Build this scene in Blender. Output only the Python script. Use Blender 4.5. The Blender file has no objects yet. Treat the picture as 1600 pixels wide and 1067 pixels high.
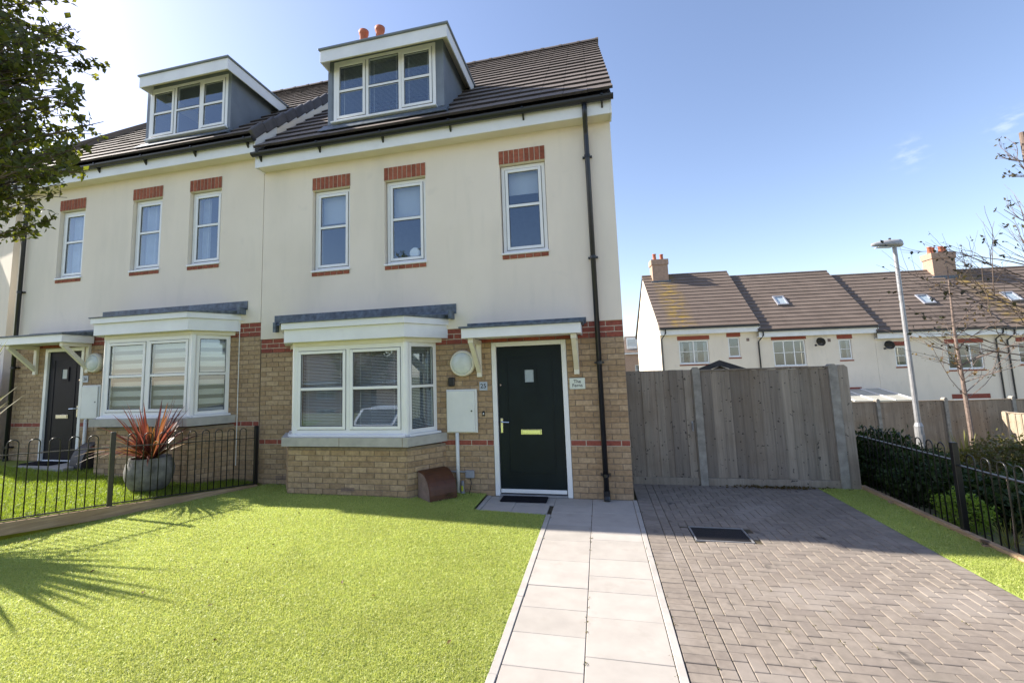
import bpy, math, random
import numpy as np
from mathutils import Matrix, Vector
random.seed(7); rng = np.random.default_rng(11)
PI = math.pi; R = math.radians
sc = bpy.context.scene
COL = sc.collection

# ------------------------------------------------------------------ camera
YAW, PITCH, ROLL = -0.233096, 0.113816, -0.031543
cam = bpy.data.cameras.new('camera'); cam.sensor_width = 36; cam.lens = 715.053 / 1600 * 36
cam.shift_x = 37.386 / 1600; cam.shift_y = -32.690 / 1600; cam.clip_start = .05; cam.clip_end = 3000
co = bpy.data.objects.new('camera', cam); COL.objects.link(co); sc.camera = co
fw = Vector((math.sin(YAW) * math.cos(PITCH), math.cos(YAW) * math.cos(PITCH), math.sin(PITCH)))
rt = Vector((math.cos(YAW), -math.sin(YAW), 0)); up = rt.cross(fw)
r2 = rt * math.cos(ROLL) + up * math.sin(ROLL); u2 = -rt * math.sin(ROLL) + up * math.cos(ROLL)
CAM = Vector((-.34286, -6.32381, 1.67452))
mw = Matrix((r2, u2, -fw)).transposed().to_4x4(); mw.translation = CAM
co.matrix_world = mw
HV = Vector((math.sin(YAW), math.cos(YAW), 0)); RV = Vector((math.cos(YAW), -math.sin(YAW), 0))
def spot(d, lat, z=0): return CAM * 1 + HV * d + RV * lat + Vector((0, 0, z - CAM.z))

# ------------------------------------------------------------------ sky, sun, exposure
SUN = Vector((-1.40, .16, 1.0)).normalized()
w = bpy.data.worlds.new('World'); sc.world = w; w.use_nodes = True
nt = w.node_tree; nt.nodes.clear()
sky = nt.nodes.new('ShaderNodeTexSky'); sky.sky_type = 'NISHITA'; sky.sun_disc = False
sky.sun_elevation = math.asin(SUN.z); sky.sun_rotation = math.atan2(SUN.x, SUN.y)
sky.air_density = 1.0; sky.dust_density = .7; sky.ozone_density = 1.6
bg = nt.nodes.new('ShaderNodeBackground'); bg.inputs[1].default_value = .112
wo = nt.nodes.new('ShaderNodeOutputWorld')
wb = nt.nodes.new('ShaderNodeMix'); wb.data_type = 'RGBA'; wb.blend_type = 'MULTIPLY'; wb.inputs['Factor'].default_value = 1; wb.inputs[7].default_value = (1.10, 1.0, 1.01, 1)
nt.links.new(sky.outputs[0], wb.inputs[6])
# a few thin wisps of cloud low over the terrace
tc = nt.nodes.new('ShaderNodeTexCoord'); cur = wb.outputs[2]
def wn(t, **kw):
    n = nt.nodes.new('ShaderNode' + t)
    for k, v in kw.items(): setattr(n, k, v)
    return n
for (az, el, ra, am, sx) in ((30.9, 18.5, .036, .17, 1.), (37.2, 18.7, .034, .2, 1.)):
    c = Vector((math.sin(R(az)) * math.cos(R(el)), math.cos(R(az)) * math.cos(R(el)), math.sin(R(el))))
    d = wn('VectorMath', operation='DISTANCE'); nt.links.new(tc.outputs['Generated'], d.inputs[0]); d.inputs[1].default_value = c
    f = wn('MapRange', interpolation_type='SMOOTHSTEP'); nt.links.new(d.outputs['Value'], f.inputs[0]); f.inputs[1].default_value = ra; f.inputs[2].default_value = ra * .1; f.inputs[3].default_value = 0; f.inputs[4].default_value = 1
    mp = wn('Mapping'); mp.inputs['Scale'].default_value = (16, 16, 34); mp.inputs['Rotation'].default_value = (0, .5, 0); nt.links.new(tc.outputs['Generated'], mp.inputs[0])
    no = wn('TexNoise'); no.inputs['Scale'].default_value = 2.2; no.inputs['Detail'].default_value = 6; nt.links.new(mp.outputs[0], no.inputs[0])
    g = wn('MapRange', interpolation_type='SMOOTHSTEP'); nt.links.new(no.outputs['Fac'], g.inputs[0]); g.inputs[1].default_value = .47; g.inputs[2].default_value = .72; g.inputs[3].default_value = 0; g.inputs[4].default_value = am
    mu = wn('Math', operation='MULTIPLY'); nt.links.new(f.outputs[0], mu.inputs[0]); nt.links.new(g.outputs[0], mu.inputs[1])
    mx = wn('Mix', data_type='RGBA'); nt.links.new(mu.outputs[0], mx.inputs['Factor']); nt.links.new(cur, mx.inputs[6]); mx.inputs[7].default_value = (6.2, 6.3, 6.9, 1); cur = mx.outputs[2]
nt.links.new(cur, bg.inputs[0]); nt.links.new(bg.outputs[0], wo.inputs[0])
sl = bpy.data.lights.new('sun', 'SUN'); sl.energy = 5.0; sl.angle = R(.53); sl.color = (1, .93, .82)
so = bpy.data.objects.new('sun', sl); COL.objects.link(so)
so.rotation_euler = SUN.to_track_quat('Z', 'Y').to_euler(); so.location = SUN * 60
vs = sc.view_settings; vs.view_transform = 'Standard'; vs.look = 'None'; vs.exposure = 1.25; vs.gamma = 1; vs.use_curve_mapping = False
sc.cycles.max_bounces = 8; sc.cycles.transparent_max_bounces = 16
sc.cycles.use_denoising = True

# ------------------------------------------------------------------ materials
def nodes(name):
    m = bpy.data.materials.new(name); m.use_nodes = True
    t = m.node_tree; b = t.nodes['Principled BSDF']
    return m, t, b
def N(t, typ, **kw):
    n = t.nodes.new('ShaderNode' + typ)
    for k, v in kw.items():
        if k.startswith('i_'):
            key = k[2:]; key = int(key) if key.isdigit() else key.replace('_', ' ')
            n.inputs[key].default_value = v
        else: setattr(n, k, v)
    return n
def L(t, a, b): t.links.new(a, b)
def mixc(t, fac, a, b, blend='MIX'):
    n = t.nodes.new('ShaderNodeMix'); n.data_type = 'RGBA'; n.blend_type = blend
    for sock, v in ((n.inputs['Factor'], fac), (n.inputs[6], a), (n.inputs[7], b)):
        if hasattr(v, 'is_output'): t.links.new(v, sock)
        else: sock.default_value = v if not isinstance(v, tuple) or len(v) == 4 else (*v, 1)
    return n.outputs[2]
def noise(t, scale, detail=3, vec=None, rough=.55):
    n = N(t, 'TexNoise', i_Scale=scale, i_Detail=detail, i_Roughness=rough)
    if vec is None:
        vec = N(t, 'NewGeometry').outputs['Position']
    L(t, vec, n.inputs['Vector']); return n.outputs['Fac']
def ramp(t, fac, stops):
    n = t.nodes.new('ShaderNodeValToRGB'); L(t, fac, n.inputs[0]); e = n.color_ramp.elements
    while len(e) < len(stops): e.new(.5)
    for k, (p, c) in enumerate(stops):
        e[k].position = p; e[k].color = (*c, 1) if isinstance(c, tuple) else (c, c, c, 1)
    return n.outputs[0]
def bump(t, b, h, strength=.3, dist=.01):
    n = N(t, 'Bump', i_Strength=strength, i_Distance=dist); L(t, h, n.inputs['Height']); L(t, n.outputs[0], b.inputs['Normal'])
def rnd(t):
    o = N(t, 'ObjectInfo').outputs['Random']; a = N(t, 'Attribute', attribute_name='rnd').outputs['Fac']
    s = N(t, 'Math', operation='ADD'); L(t, o, s.inputs[0]); L(t, a, s.inputs[1])
    f = N(t, 'Math', operation='FRACT'); L(t, s.outputs[0], f.inputs[0]); return f.outputs[0]
def scaled(t, sx, sy, sz, off=None):
    g = N(t, 'NewGeometry').outputs['Position']
    m = N(t, 'Mapping'); m.inputs['Scale'].default_value = (sx, sy, sz); L(t, g, m.inputs['Vector'])
    if off is not None:
        a = N(t, 'VectorMath', operation='ADD'); L(t, m.outputs[0], a.inputs[0])
        k = N(t, 'VectorMath', operation='SCALE'); k.inputs[0].default_value = (37, 53, 11); L(t, off, k.inputs['Scale'])
        L(t, k.outputs[0], a.inputs[1]); return a.outputs[0]
    return m.outputs[0]
def simple(name, c, rough=.5, metal=0, var=.12, scale=9, bs=0, spec=.5, fine=60):
    m, t, b = nodes(name); b.inputs['Roughness'].default_value = rough; b.inputs['Metallic'].default_value = metal
    b.inputs['Specular IOR Level'].default_value = spec
    n = noise(t, scale, 4); d = tuple(x * (1 - var) for x in c); u = tuple(min(1, x * (1 + var)) for x in c)
    L(t, ramp(t, n, [(.3, d), (.7, u)]), b.inputs['Base Color'])
    if bs: bump(t, b, noise(t, fine, 3), bs, .004)
    return m
def perpiece(name, cols, rough=.8, nscale=14, nvar=.3, bs=.4, bscale=90, spec=.3, stains=None):
    m, t, b = nodes(name); b.inputs['Roughness'].default_value = rough; b.inputs['Specular IOR Level'].default_value = spec
    q = rnd(t); c = ramp(t, q, [(k / max(1, len(cols) - 1), v) for k, v in enumerate(cols)])
    n = noise(t, nscale, 4)
    c = mixc(t, 1, c, ramp(t, n, [(.25, 1 - nvar), (.75, 1 + nvar)]), 'MULTIPLY')
    if stains:
        for sc_, th, col, am in stains:
            k = ramp(t, noise(t, sc_, 4), [(th, 0.), (th + .07, am)]); c = mixc(t, k, c, col)
    L(t, c, b.inputs['Base Color']); bump(t, b, noise(t, bscale, 3), bs, .004); return m
M = {}
def mats():
    # cream wall render with faint damp staining
    m, t, b = nodes('cream_render'); b.inputs['Roughness'].default_value = .85; b.inputs['Specular IOR Level'].default_value = .2
    c = ramp(t, noise(t, .9, 5), [(.3, (.755, .672, .565)), (.7, (.81, .726, .618))])
    st = ramp(t, noise(t, 1, 5, scaled(t, 1.6, 1.6, .35)), [(.50, 0.), (.74, .5)])
    c = mixc(t, ramp(t, noise(t, 1, 4, scaled(t, 6, 6, .9)), [(.56, 0.), (.80, .26)]), c, (.60, .55, .47)); c = mixc(t, ramp(t, noise(t, 3.2, 5), [(.62, 0.), (.72, .22)]), c, (.58, .54, .48))
    c = mixc(t, st, c, (.63, .575, .49)); sp = ramp(t, noise(t, 46, 2), [(.76, 0.), (.79, .5)])
    c = mixc(t, sp, c, (.48, .43, .36)); L(t, c, b.inputs['Base Color']); bump(t, b, noise(t, 260, 3), .25, .003); M['render'] = m
    M['buff'] = perpiece('buff_brick', [(.31, .21, .125), (.41, .285, .17), (.35, .235, .135), (.46, .33, .205), (.38, .265, .165)], .85, 22, .28, .5, 120)
    M['red'] = perpiece('red_brick', [(.27, .085, .05), (.34, .11, .065), (.24, .07, .042)], .85, 25, .3, .5, 120)
    M['redband'] = perpiece('dark_red_brick', [(.25, .07, .05), (.30, .085, .058), (.21, .058, .045)], .85, 25, .3, .5, 120)
    M['palemortar'] = simple('pale_mortar', (.50, .42, .33), .95, 0, .15, 20, .4)
    M['mortar'] = simple('mortar', (.25, .195, .14), .95, 0, .2, 20, .5)
    M['upvc'] = simple('white_plastic', (.80, .80, .79), .28, 0, .03, 4)
    M['fascia'] = simple('white_fascia', (.76, .765, .77), .35, 0, .06, 3)
    M['cream_paint'] = simple('cream_paint', (.74, .70, .58), .45, 0, .05, 6)
    M['soffit'] = simple('soffit_board', (.72, .66, .54), .5, 0, .05, 3)
    M['gasket'] = simple('black_gasket', (.015, .015, .017), .5)
    M['black'] = simple('black_plastic', (.014, .015, .018), .32, 0, .2, 8)
    M['blackmetal'] = simple('black_painted_steel', (.008, .008, .009), .35, 0, .3, 20)
    M['clad'] = simple('slate_blue_cladding', (.175, .20, .235), .5, 0, .12, 3, .15, .4, 20)
    M['lead'] = simple('lead_sheet', (.10, .125, .155), .55, .2, .45, 14, .5, .5, 30)
    m, t, b = nodes('roof_tile'); b.inputs['Roughness'].default_value = .8; b.inputs['Specular IOR Level'].default_value = .3
    c = ramp(t, rnd(t), [(0, (.16, .132, .115)), (.5, (.19, .158, .138)), (1, (.14, .117, .102))])
    li = ramp(t, noise(t, 5, 6), [(.60, 0.), (.70, .4)]); c = mixc(t, li, c, (.13, .12, .085))
    L(t, c, b.inputs['Base Color']); bump(t, b, noise(t, 160, 3), .4, .004); M['tile'] = m; M['slatecap'] = simple('dry_verge_cap', (.085, .08, .085), .6, 0, .25, 5, .2, .4); M['tilenose_shade'] = simple('shaded_tile_edge', (.05, .041, .038), .8, 0, .3, 12, .3, .25)  # tile noses: shade painted into the colour, plus a less weathered edge
    m, t, b = nodes('terrace_roof_tile_lichen'); b.inputs['Roughness'].default_value = .85; b.inputs['Specular IOR Level'].default_value = .25
    c = ramp(t, noise(t, 1.4, 5), [(.3, (.15, .115, .095)), (.7, (.18, .14, .115))])
    g = N(t, 'TexCoord').outputs['Object']; sx = N(t, 'SeparateXYZ'); L(t, g, sx.inputs[0])
    k = N(t, 'MapRange', clamp=True); L(t, sx.outputs[0], k.inputs[0]); k.inputs[1].default_value = .35; k.inputs[2].default_value = 1.0
    k2 = N(t, 'MapRange', clamp=True); L(t, sx.outputs[0], k2.inputs[0]); k2.inputs[1].default_value = 2.1; k2.inputs[2].default_value = 1.3
    mu = N(t, 'Math', operation='MULTIPLY'); L(t, k.outputs[0], mu.inputs[0]); L(t, k2.outputs[0], mu.inputs[1])
    nn = ramp(t, noise(t, 2.2, 6, scaled(t, 1, 2, 3)), [(.43, 0.), (.66, .85)])
    mu2 = N(t, 'Math', operation='MULTIPLY'); L(t, mu.outputs[0], mu2.inputs[0]); L(t, nn, mu2.inputs[1])
    c = mixc(t, mu2.outputs[0], c, (.34, .22, .02)); L(t, c, b.inputs['Base Color']); M['lichtile'] = m
    M['ttile'] = simple('terrace_roof_tile', (.165, .128, .105), .85, 0, .14, 1.4, .2, .25, 80)
    M['stone'] = simple('cast_stone', (.42, .40, .37), .85, 0, .12, 7, .3, .3, 120)
    M['concrete'] = simple('concrete_post', (.31, .285, .245), .9, 0, .25, 9, .5, .2, 120)
    M['door'] = simple('dark_green_door', (.005, .0115, .0135), .42, 0, .2, 3, .12, .22, 40)
    M['doornavy'] = simple('navy_door', (.006, .007, .014), .45, 0, .2, 3, .12, .15, 40)
    M['chrome'] = simple('chrome', (.75, .75, .74), .12, 1, .03)
    M['brass'] = simple('brass', (.55, .42, .14), .25, 1, .05)
    M['frost'] = simple('obscure_glass', (.34, .40, .44), .25, 0, .08, 40)
    M['lampglass'] = simple('opal_glass', (.62, .66, .64), .12, 0, .06, 12)
    M['meter'] = simple('meter_box_plastic', (.74, .745, .72), .45, 0, .05, 4)
    M['brown'] = simple('brown_plastic', (.085, .027, .010), .5, 0, .2, 12, .3)
    M['browngrey'] = simple('weathered_brown_plastic', (.20, .14, .12), .6, 0, .2, 12, .3)
    M['darkgrey'] = simple('dark_grey_plastic', (.05, .045, .045), .6, 0, .2, 12, .3)
    M['grey'] = simple('grey_plastic', (.28, .29, .33), .5)
    M['yellow'] = simple('yellow_tag', (.60, .62, .05), .5)
    M['signwhite'] = simple('sign_plate', (.66, .70, .62), .3, 0, .03)
    M['signblue'] = simple('number_plate', (.42, .47, .55), .3, 0, .03)
    M['ink'] = simple('ink', (.02, .025, .03), .5)
    M['mat'] = simple('coir_mat', (.012, .012, .016), .95, 0, .4, 120, .8, .1, 300)
    M['terracotta'] = simple('terracotta', (.42, .13, .07), .7, 0, .2, 8, .3)
    M['galv'] = simple('galvanised_steel', (.31, .31, .32), .42, .35, .15, 6)
    M['asphalt'] = simple('asphalt', (.05, .05, .052), .9, 0, .3, 30, .6, .2, 200)
    M['meadow'] = simple('garden_ground', (.20, .20, .12), .95, 0, .3, 2, .7, .1, 60)
    M['soil'] = simple('soil', (.055, .045, .03), .95, 0, .4, 6, .7, .1, 60)
    M['slab'] = perpiece('paving_slab', [(.385, .353, .32), (.415, .382, .35), (.365, .336, .304)], .85, 5, .10, .3, 240, .25, [(3.5, .60, (.33, .30, .265), .4), (60, .74, (.36, .33, .29), .4)])
    M['kerb'] = perpiece('path_edging', [(.38, .355, .33), (.415, .385, .357)], .85, 6, .14, .3, 220, .25)
    M['block'] = perpiece('block_paver', [(.222, .189, .158), (.252, .215, .182), (.203, .172, .147), (.234, .198, .167)], .88, 18, .16, .5, 260, .2,
                          [(3.4, .645, (.05, .046, .044), .8), (1.1, .56, (.30, .262, .23), .5), (.8, .60, (.18, .155, .13), .4)])
    M['sand'] = simple('joint_sand', (.085, .072, .05), .95, 0, .5, 30, .6, .1, 200)
    M['iron'] = simple('cast_iron', (.022, .02, .022), .6, .3, .3, 40, .8, .4, 180)
    M['pot'] = simple('stone_pot', (.19, .185, .175), .8, 0, .45, 7, .6, .3, 40)
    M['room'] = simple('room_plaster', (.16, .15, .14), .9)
    M['ramp'] = M['room']
    M['blind'] = simple('blind_slat', (.80, .81, .80), .5, 0, .04)
    M['roller'] = simple('roller_blind', (.48, .50, .54), .8, 0, .05, 3)
    M['curtain'] = simple('curtain', (.50, .52, .56), .9, 0, .1, 5)
    M['plate'] = simple('white_china', (.85, .85, .83), .2, 0, .02)
    m, t, b = nodes('zebra_blind'); b.inputs['Roughness'].default_value = .8
    g = N(t, 'TexCoord').outputs['Object']; s = N(t, 'SeparateXYZ'); L(t, g, s.inputs[0])
    a = N(t, 'Math', operation='MULTIPLY'); a.inputs[1].default_value = 1 / .148; L(t, s.outputs[2], a.inputs[0])
    f = N(t, 'Math', operation='FRACT'); L(t, a.outputs[0], f.inputs[0])
    L(t, ramp(t, f.outputs[0], [(0, (.62, .61, .57)), (.55, (.62, .61, .57)), (.58, (.11, .11, .105)), (.97, (.11, .11, .105)), (1, (.62, .61, .57))]), b.inputs['Base Color']); M['zebra'] = m
    # glass: a clear sheet that mirrors by Fresnel
    m = bpy.data.materials.new('window_glass'); m.use_nodes = True; t = m.node_tree; t.nodes.clear()
    o = N(t, 'OutputMaterial'); fr = N(t, 'Fresnel', i_IOR=2.4); bf = N(t, 'NewGeometry').outputs['Backfacing']; tr = N(t, 'BsdfTransparent'); tr.inputs[0].default_value = (.91, .93, .93, 1)
    gl = N(t, 'BsdfGlossy'); gl.inputs['Roughness'].default_value = .004; gl.inputs[0].default_value = (.74, .87, 1.0, 1)
    bn = N(t, 'Bump', i_Strength=.012, i_Distance=.02); L(t, noise(t, 1.6, 1), bn.inputs['Height']); L(t, bn.outputs[0], gl.inputs['Normal'])
    mx = N(t, 'MixShader'); om = N(t, 'Math', operation='SUBTRACT'); om.inputs[0].default_value = 1; L(t, bf, om.inputs[1]); fm = N(t, 'Math', operation='MULTIPLY'); L(t, fr.outputs[0], fm.inputs[0]); L(t, om.outputs[0], fm.inputs[1]); L(t, fm.outputs[0], mx.inputs[0]); L(t, tr.outputs[0], mx.inputs[1]); L(t, gl.outputs[0], mx.inputs[2]); L(t, mx.outputs[0], o.inputs[0]); M['glass'] = m
    # weathered timber
    for nm, cols in (('wood', [(.255, .212, .168), (.315, .264, .21), (.222, .188, .155), (.285, .245, .197), (.345, .292, .233)]),
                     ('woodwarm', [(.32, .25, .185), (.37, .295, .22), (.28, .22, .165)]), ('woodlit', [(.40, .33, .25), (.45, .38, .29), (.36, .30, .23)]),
                     ('sleeper', [(.36, .25, .16), (.40, .285, .185)])):
        m, t, b = nodes(nm); b.inputs['Roughness'].default_value = .9; b.inputs['Specular IOR Level'].default_value = .15
        q = rnd(t); c = ramp(t, q, [(k / (len(cols) - 1), v) for k, v in enumerate(cols)])
        if nm == 'sleeper': v1, v2, v3 = scaled(t, 3, 3, 60), scaled(t, 3, 3, 60), scaled(t, 4, 4, 4)
        else: v1, v2, v3 = scaled(t, 60, 60, 2.2, q), scaled(t, 14, 14, .8, q), scaled(t, 22, 22, 24, q)
        gr = noise(t, 1, 5, v1, .65); c = mixc(t, 1, c, ramp(t, gr, [(.3, .84), (.7, 1.14)]), 'MULTIPLY')
        c = mixc(t, 1, c, ramp(t, noise(t, 1, 3, v2), [(.3, .84), (.7, 1.12)]), 'MULTIPLY')
        c = mixc(t, ramp(t, noise(t, 2.1, 5), [(.45, 0.), (.70, .5)]), c, tuple(x * k_ for x, k_ in zip(cols[0], (.72, .64, .55)))); kn = ramp(t, noise(t, 1, 1, v3), [(.68, 0.), (.74, .8)]); c = mixc(t, kn, c, (.03, .026, .024))
        L(t, c, b.inputs['Base Color']); bump(t, b, gr, .5, .006); M[nm] = m
    # leaves and grass
    def leaf(name, cols, rough=.5, trans=.35, tc=None, spec=.4):
        m, t, b = nodes(name); q = rnd(t); c = ramp(t, q, [(k / (len(cols) - 1), v) for k, v in enumerate(cols)])
        b.inputs['Roughness'].default_value = rough; b.inputs['Specular IOR Level'].default_value = spec; L(t, c, b.inputs['Base Color'])
        tl = N(t, 'BsdfTranslucent'); tcol = mixc(t, 1, c, tc or (1.6, 1.7, .8), 'MULTIPLY'); L(t, tcol, tl.inputs[0])
        mx = N(t, 'MixShader'); mx.inputs[0].default_value = trans; L(t, b.outputs[0], mx.inputs[1]); L(t, tl.outputs[0], mx.inputs[2])
        L(t, mx.outputs[0], t.nodes['Material Output'].inputs[0]); M[name] = m
    leaf('turf', [(.445, .505, .13), (.485, .535, .165), (.42, .485, .11), (.56, .585, .25), (.455, .51, .135)], .42, .45, (1.25, 1.2, 1.0), .5)
    t = M['turf'].node_tree; b = t.nodes['Principled BSDF']; src = b.inputs['Base Color'].links[0].from_socket     # the pile lies differently from place to place
    pl_ = mixc(t, 1, ramp(t, noise(t, 1.1, 4), [(.32, .84), (.7, 1.13)]), ramp(t, noise(t, 5.5, 3), [(.3, .92), (.7, 1.08)]), 'MULTIPLY'); L(t, mixc(t, 1, src, pl_, 'MULTIPLY'), b.inputs['Base Color'])
    M['turf_base'] = simple('turf_backing', (.31, .39, .09), .8, 0, .25, 30, .6, .2, 300)
    leaf('lawn_grass', [(.22, .29, .03), (.27, .33, .045), (.17, .24, .025), (.33, .36, .10)], .5, .4, (1.5, 1.6, .7))
    leaf('tree_leaf', [(.05, .062, .016), (.075, .088, .02), (.042, .052, .016), (.105, .105, .022), (.065, .07, .022)], .45, .5, (2.5, 2.5, .8), .5)
    leaf('autumn_leaf', [(.10, .055, .02), (.14, .09, .025), (.07, .07, .02), (.16, .10, .02)], .6, .35, (1.5, 1.3, .8))
    leaf('dark_leaf', [(.03, .03, .016), (.05, .042, .018), (.035, .045, .016)], .5, .25, (1.5, 1.3, .8))
    leaf('laurel_leaf', [(.024, .042, .012), (.034, .058, .015), (.018, .034, .010), (.045, .07, .017)], .5, .22, (1.8, 2.0, .7), .25)
    leaf('lime_leaf', [(.19, .28, .035), (.23, .32, .045), (.16, .24, .03)], .5, .35)
    leaf('bronze_leaf', [(.09, .075, .03), (.12, .11, .03), (.07, .075, .025), (.14, .09, .04)], .5, .35)
    leaf('phormium', [(.11, .03, .03), (.17, .055, .035), (.08, .026, .028), (.22, .13, .03), (.22, .085, .065), (.13, .04, .035)], .4, .3, (1.7, 1.3, 1.1))
    leaf('phormium_green', [(.12, .14, .02), (.20, .18, .03), (.09, .11, .02), (.26, .20, .05)], .6, .35, None, .2)
    leaf('straw', [(.22, .22, .05), (.28, .26, .08), (.16, .18, .04)], .6, .35, (1.4, 1.4, .9))
    M['bark'] = simple('bark', (.085, .065, .05), .9, 0, .35, 14, .8, .2, 60)
    M['birch'] = simple('birch_bark', (.20, .15, .125), .8, 0, .3, 16, .6, .2, 60)
    M['car'] = simple('silver_paint', (.72, .73, .75), .25, .1, .03)
    M['rubber'] = simple('rubber', (.02, .02, .02), .8)
    M['tan_brick'] = simple('tan_brick', (.37, .255, .19), .9, 0, .15, 9, .4)
    M['polycarb'] = simple('polycarbonate', (.40, .39, .34), .35, 0, .06, 4)
    M['lampgrey'] = simple('lamp_housing', (.36, .36, .36), .45, 0, .05)
mats()

# ------------------------------------------------------------------ mesh helpers
class MB:
    def __init__(s): s.v = []; s.f = []; s.m = []; s.r = []; s.rv = 0.; s.mi = 0
    def add(s, vs, fs):
        o = len(s.v); s.v.extend(vs)
        for f in fs: s.f.append([i + o for i in f]); s.m.append(s.mi); s.r.append(s.rv)
    def box(s, x0, y0, z0, x1, y1, z1, c=0):
        x0, x1 = min(x0, x1), max(x0, x1); y0, y1 = min(y0, y1), max(y0, y1); z0, z1 = min(z0, z1), max(z0, z1)
        if not c:
            s.add([(x0, y0, z0), (x1, y0, z0), (x1, y1, z0), (x0, y1, z0), (x0, y0, z1), (x1, y0, z1), (x1, y1, z1), (x0, y1, z1)],
                  [(0, 3, 2, 1), (4, 5, 6, 7), (0, 1, 5, 4), (1, 2, 6, 5), (2, 3, 7, 6), (3, 0, 4, 7)])
        else:   # every edge chamfered
            vs = []; idx = {}
            X = (x0, x1); Y = (y0, y1); Z = (z0, z1)
            for i in (0, 1):
                for j in (0, 1):
                    for k in (0, 1):
                        sx, sy, sz = 1 - 2 * i, 1 - 2 * j, 1 - 2 * k
                        idx[i, j, k, 0] = len(vs); vs.append((X[i], Y[j] + sy * c, Z[k] + sz * c))
                        idx[i, j, k, 1] = len(vs); vs.append((X[i] + sx * c, Y[j], Z[k] + sz * c))
                        idx[i, j, k, 2] = len(vs); vs.append((X[i] + sx * c, Y[j] + sy * c, Z[k]))
            I = idx; fs = []
            for i in (0, 1): q = [I[i, 0, 0, 0], I[i, 1, 0, 0], I[i, 1, 1, 0], I[i, 0, 1, 0]]; fs.append(q if i else q[::-1])
            for j in (0, 1): q = [I[0, j, 0, 1], I[1, j, 0, 1], I[1, j, 1, 1], I[0, j, 1, 1]]; fs.append(q[::-1] if j else q)
            for k in (0, 1): q = [I[0, 0, k, 2], I[1, 0, k, 2], I[1, 1, k, 2], I[0, 1, k, 2]]; fs.append(q if k else q[::-1])
            for a in (0, 1):
                for b in (0, 1):
                    q = [I[a, b, 0, 0], I[a, b, 0, 1], I[a, b, 1, 1], I[a, b, 1, 0]]; fs.append(q if (a + b) % 2 else q[::-1])
                    q = [I[a, 0, b, 0], I[a, 0, b, 2], I[a, 1, b, 2], I[a, 1, b, 0]]; fs.append(q[::-1] if (a + b) % 2 else q)
                    q = [I[0, a, b, 1], I[0, a, b, 2], I[1, a, b, 2], I[1, a, b, 1]]; fs.append(q if (a + b) % 2 else q[::-1])
                    for k in (0, 1):
                        q = [I[a, b, k, 0], I[a, b, k, 1], I[a, b, k, 2]]; fs.append(q if (a + b + k) % 2 else q[::-1])
            s.add(vs, fs)
        return s
    def prism(s, poly, axis, a, b):
        """polygon (2-D, the two other axes in order) extruded along axis from a to b"""
        n = len(poly)
        def P(p, t): q = list(p); q.insert(axis, t); return tuple(q)
        vs = [P(p, a) for p in poly] + [P(p, b) for p in poly]
        s.add(vs, [list(range(n))[::-1], list(range(n, 2 * n))] + [[i, (i + 1) % n, n + (i + 1) % n, n + i] for i in range(n)]); return s
    def tube(s, pts, rad, n=8, cap=True):
        pts = [Vector(p) for p in pts]; rads = rad if isinstance(rad, (list, tuple)) else [rad] * len(pts)
        o = len(s.v); vs = []; prev = None
        for i, p in enumerate(pts):
            d = (pts[min(i + 1, len(pts) - 1)] - pts[max(i - 1, 0)]).normalized()
            if prev is None:
                a = Vector((0, 0, 1)) if abs(d.z) < .9 else Vector((1, 0, 0)); x = d.cross(a).normalized()
            else: x = (prev - d * prev.dot(d)).normalized()
            prev = x; y = d.cross(x)
            for k in range(n):
                t = 2 * PI * k / n; q = p + (x * math.cos(t) + y * math.sin(t)) * rads[i]; vs.append(tuple(q))
        fs = []
        for i in range(len(pts) - 1):
            for k in range(n): fs.append([i * n + k, i * n + (k + 1) % n, (i + 1) * n + (k + 1) % n, (i + 1) * n + k])
        if cap: fs += [list(range(n))[::-1], [(len(pts) - 1) * n + k for k in range(n)]]
        s.add(vs, fs); return s
    def lathe(s, prof, n=24, center=(0, 0, 0), axis='z'):
        vs = []; m = len(prof)
        for r, z in prof:
            for k in range(n):
                t = 2 * PI * k / n
                p = (r * math.cos(t), r * math.sin(t), z) if axis == 'z' else (r * math.cos(t), -z, r * math.sin(t))
                vs.append(tuple(a + b for a, b in zip(p, center)))
        fs = [[i * n + k, i * n + (k + 1) % n, (i + 1) * n + (k + 1) % n, (i + 1) * n + k] for i in range(m - 1) for k in range(n)]
        s.add(vs, fs); return s
    def panel(s, x0, x1, z0, z1, y0, y1, holes=(), poly=None):
        """a wall y0 (front) to y1 with rectangular openings; only outer faces are made"""
        xs = sorted({x0, x1, *[min(max(a, x0), x1) for h in holes for a in h[:2]]}); zs = sorted({z0, z1, *[min(max(a, z0), z1) for h in holes for a in h[2:]]})
        def solid(i, k):
            if i < 0 or k < 0 or i >= len(xs) - 1 or k >= len(zs) - 1: return False
            cx, cz = (xs[i] + xs[i + 1]) / 2, (zs[k] + zs[k + 1]) / 2
            return not any(h[0] < cx < h[1] and h[2] < cz < h[3] for h in holes)
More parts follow.
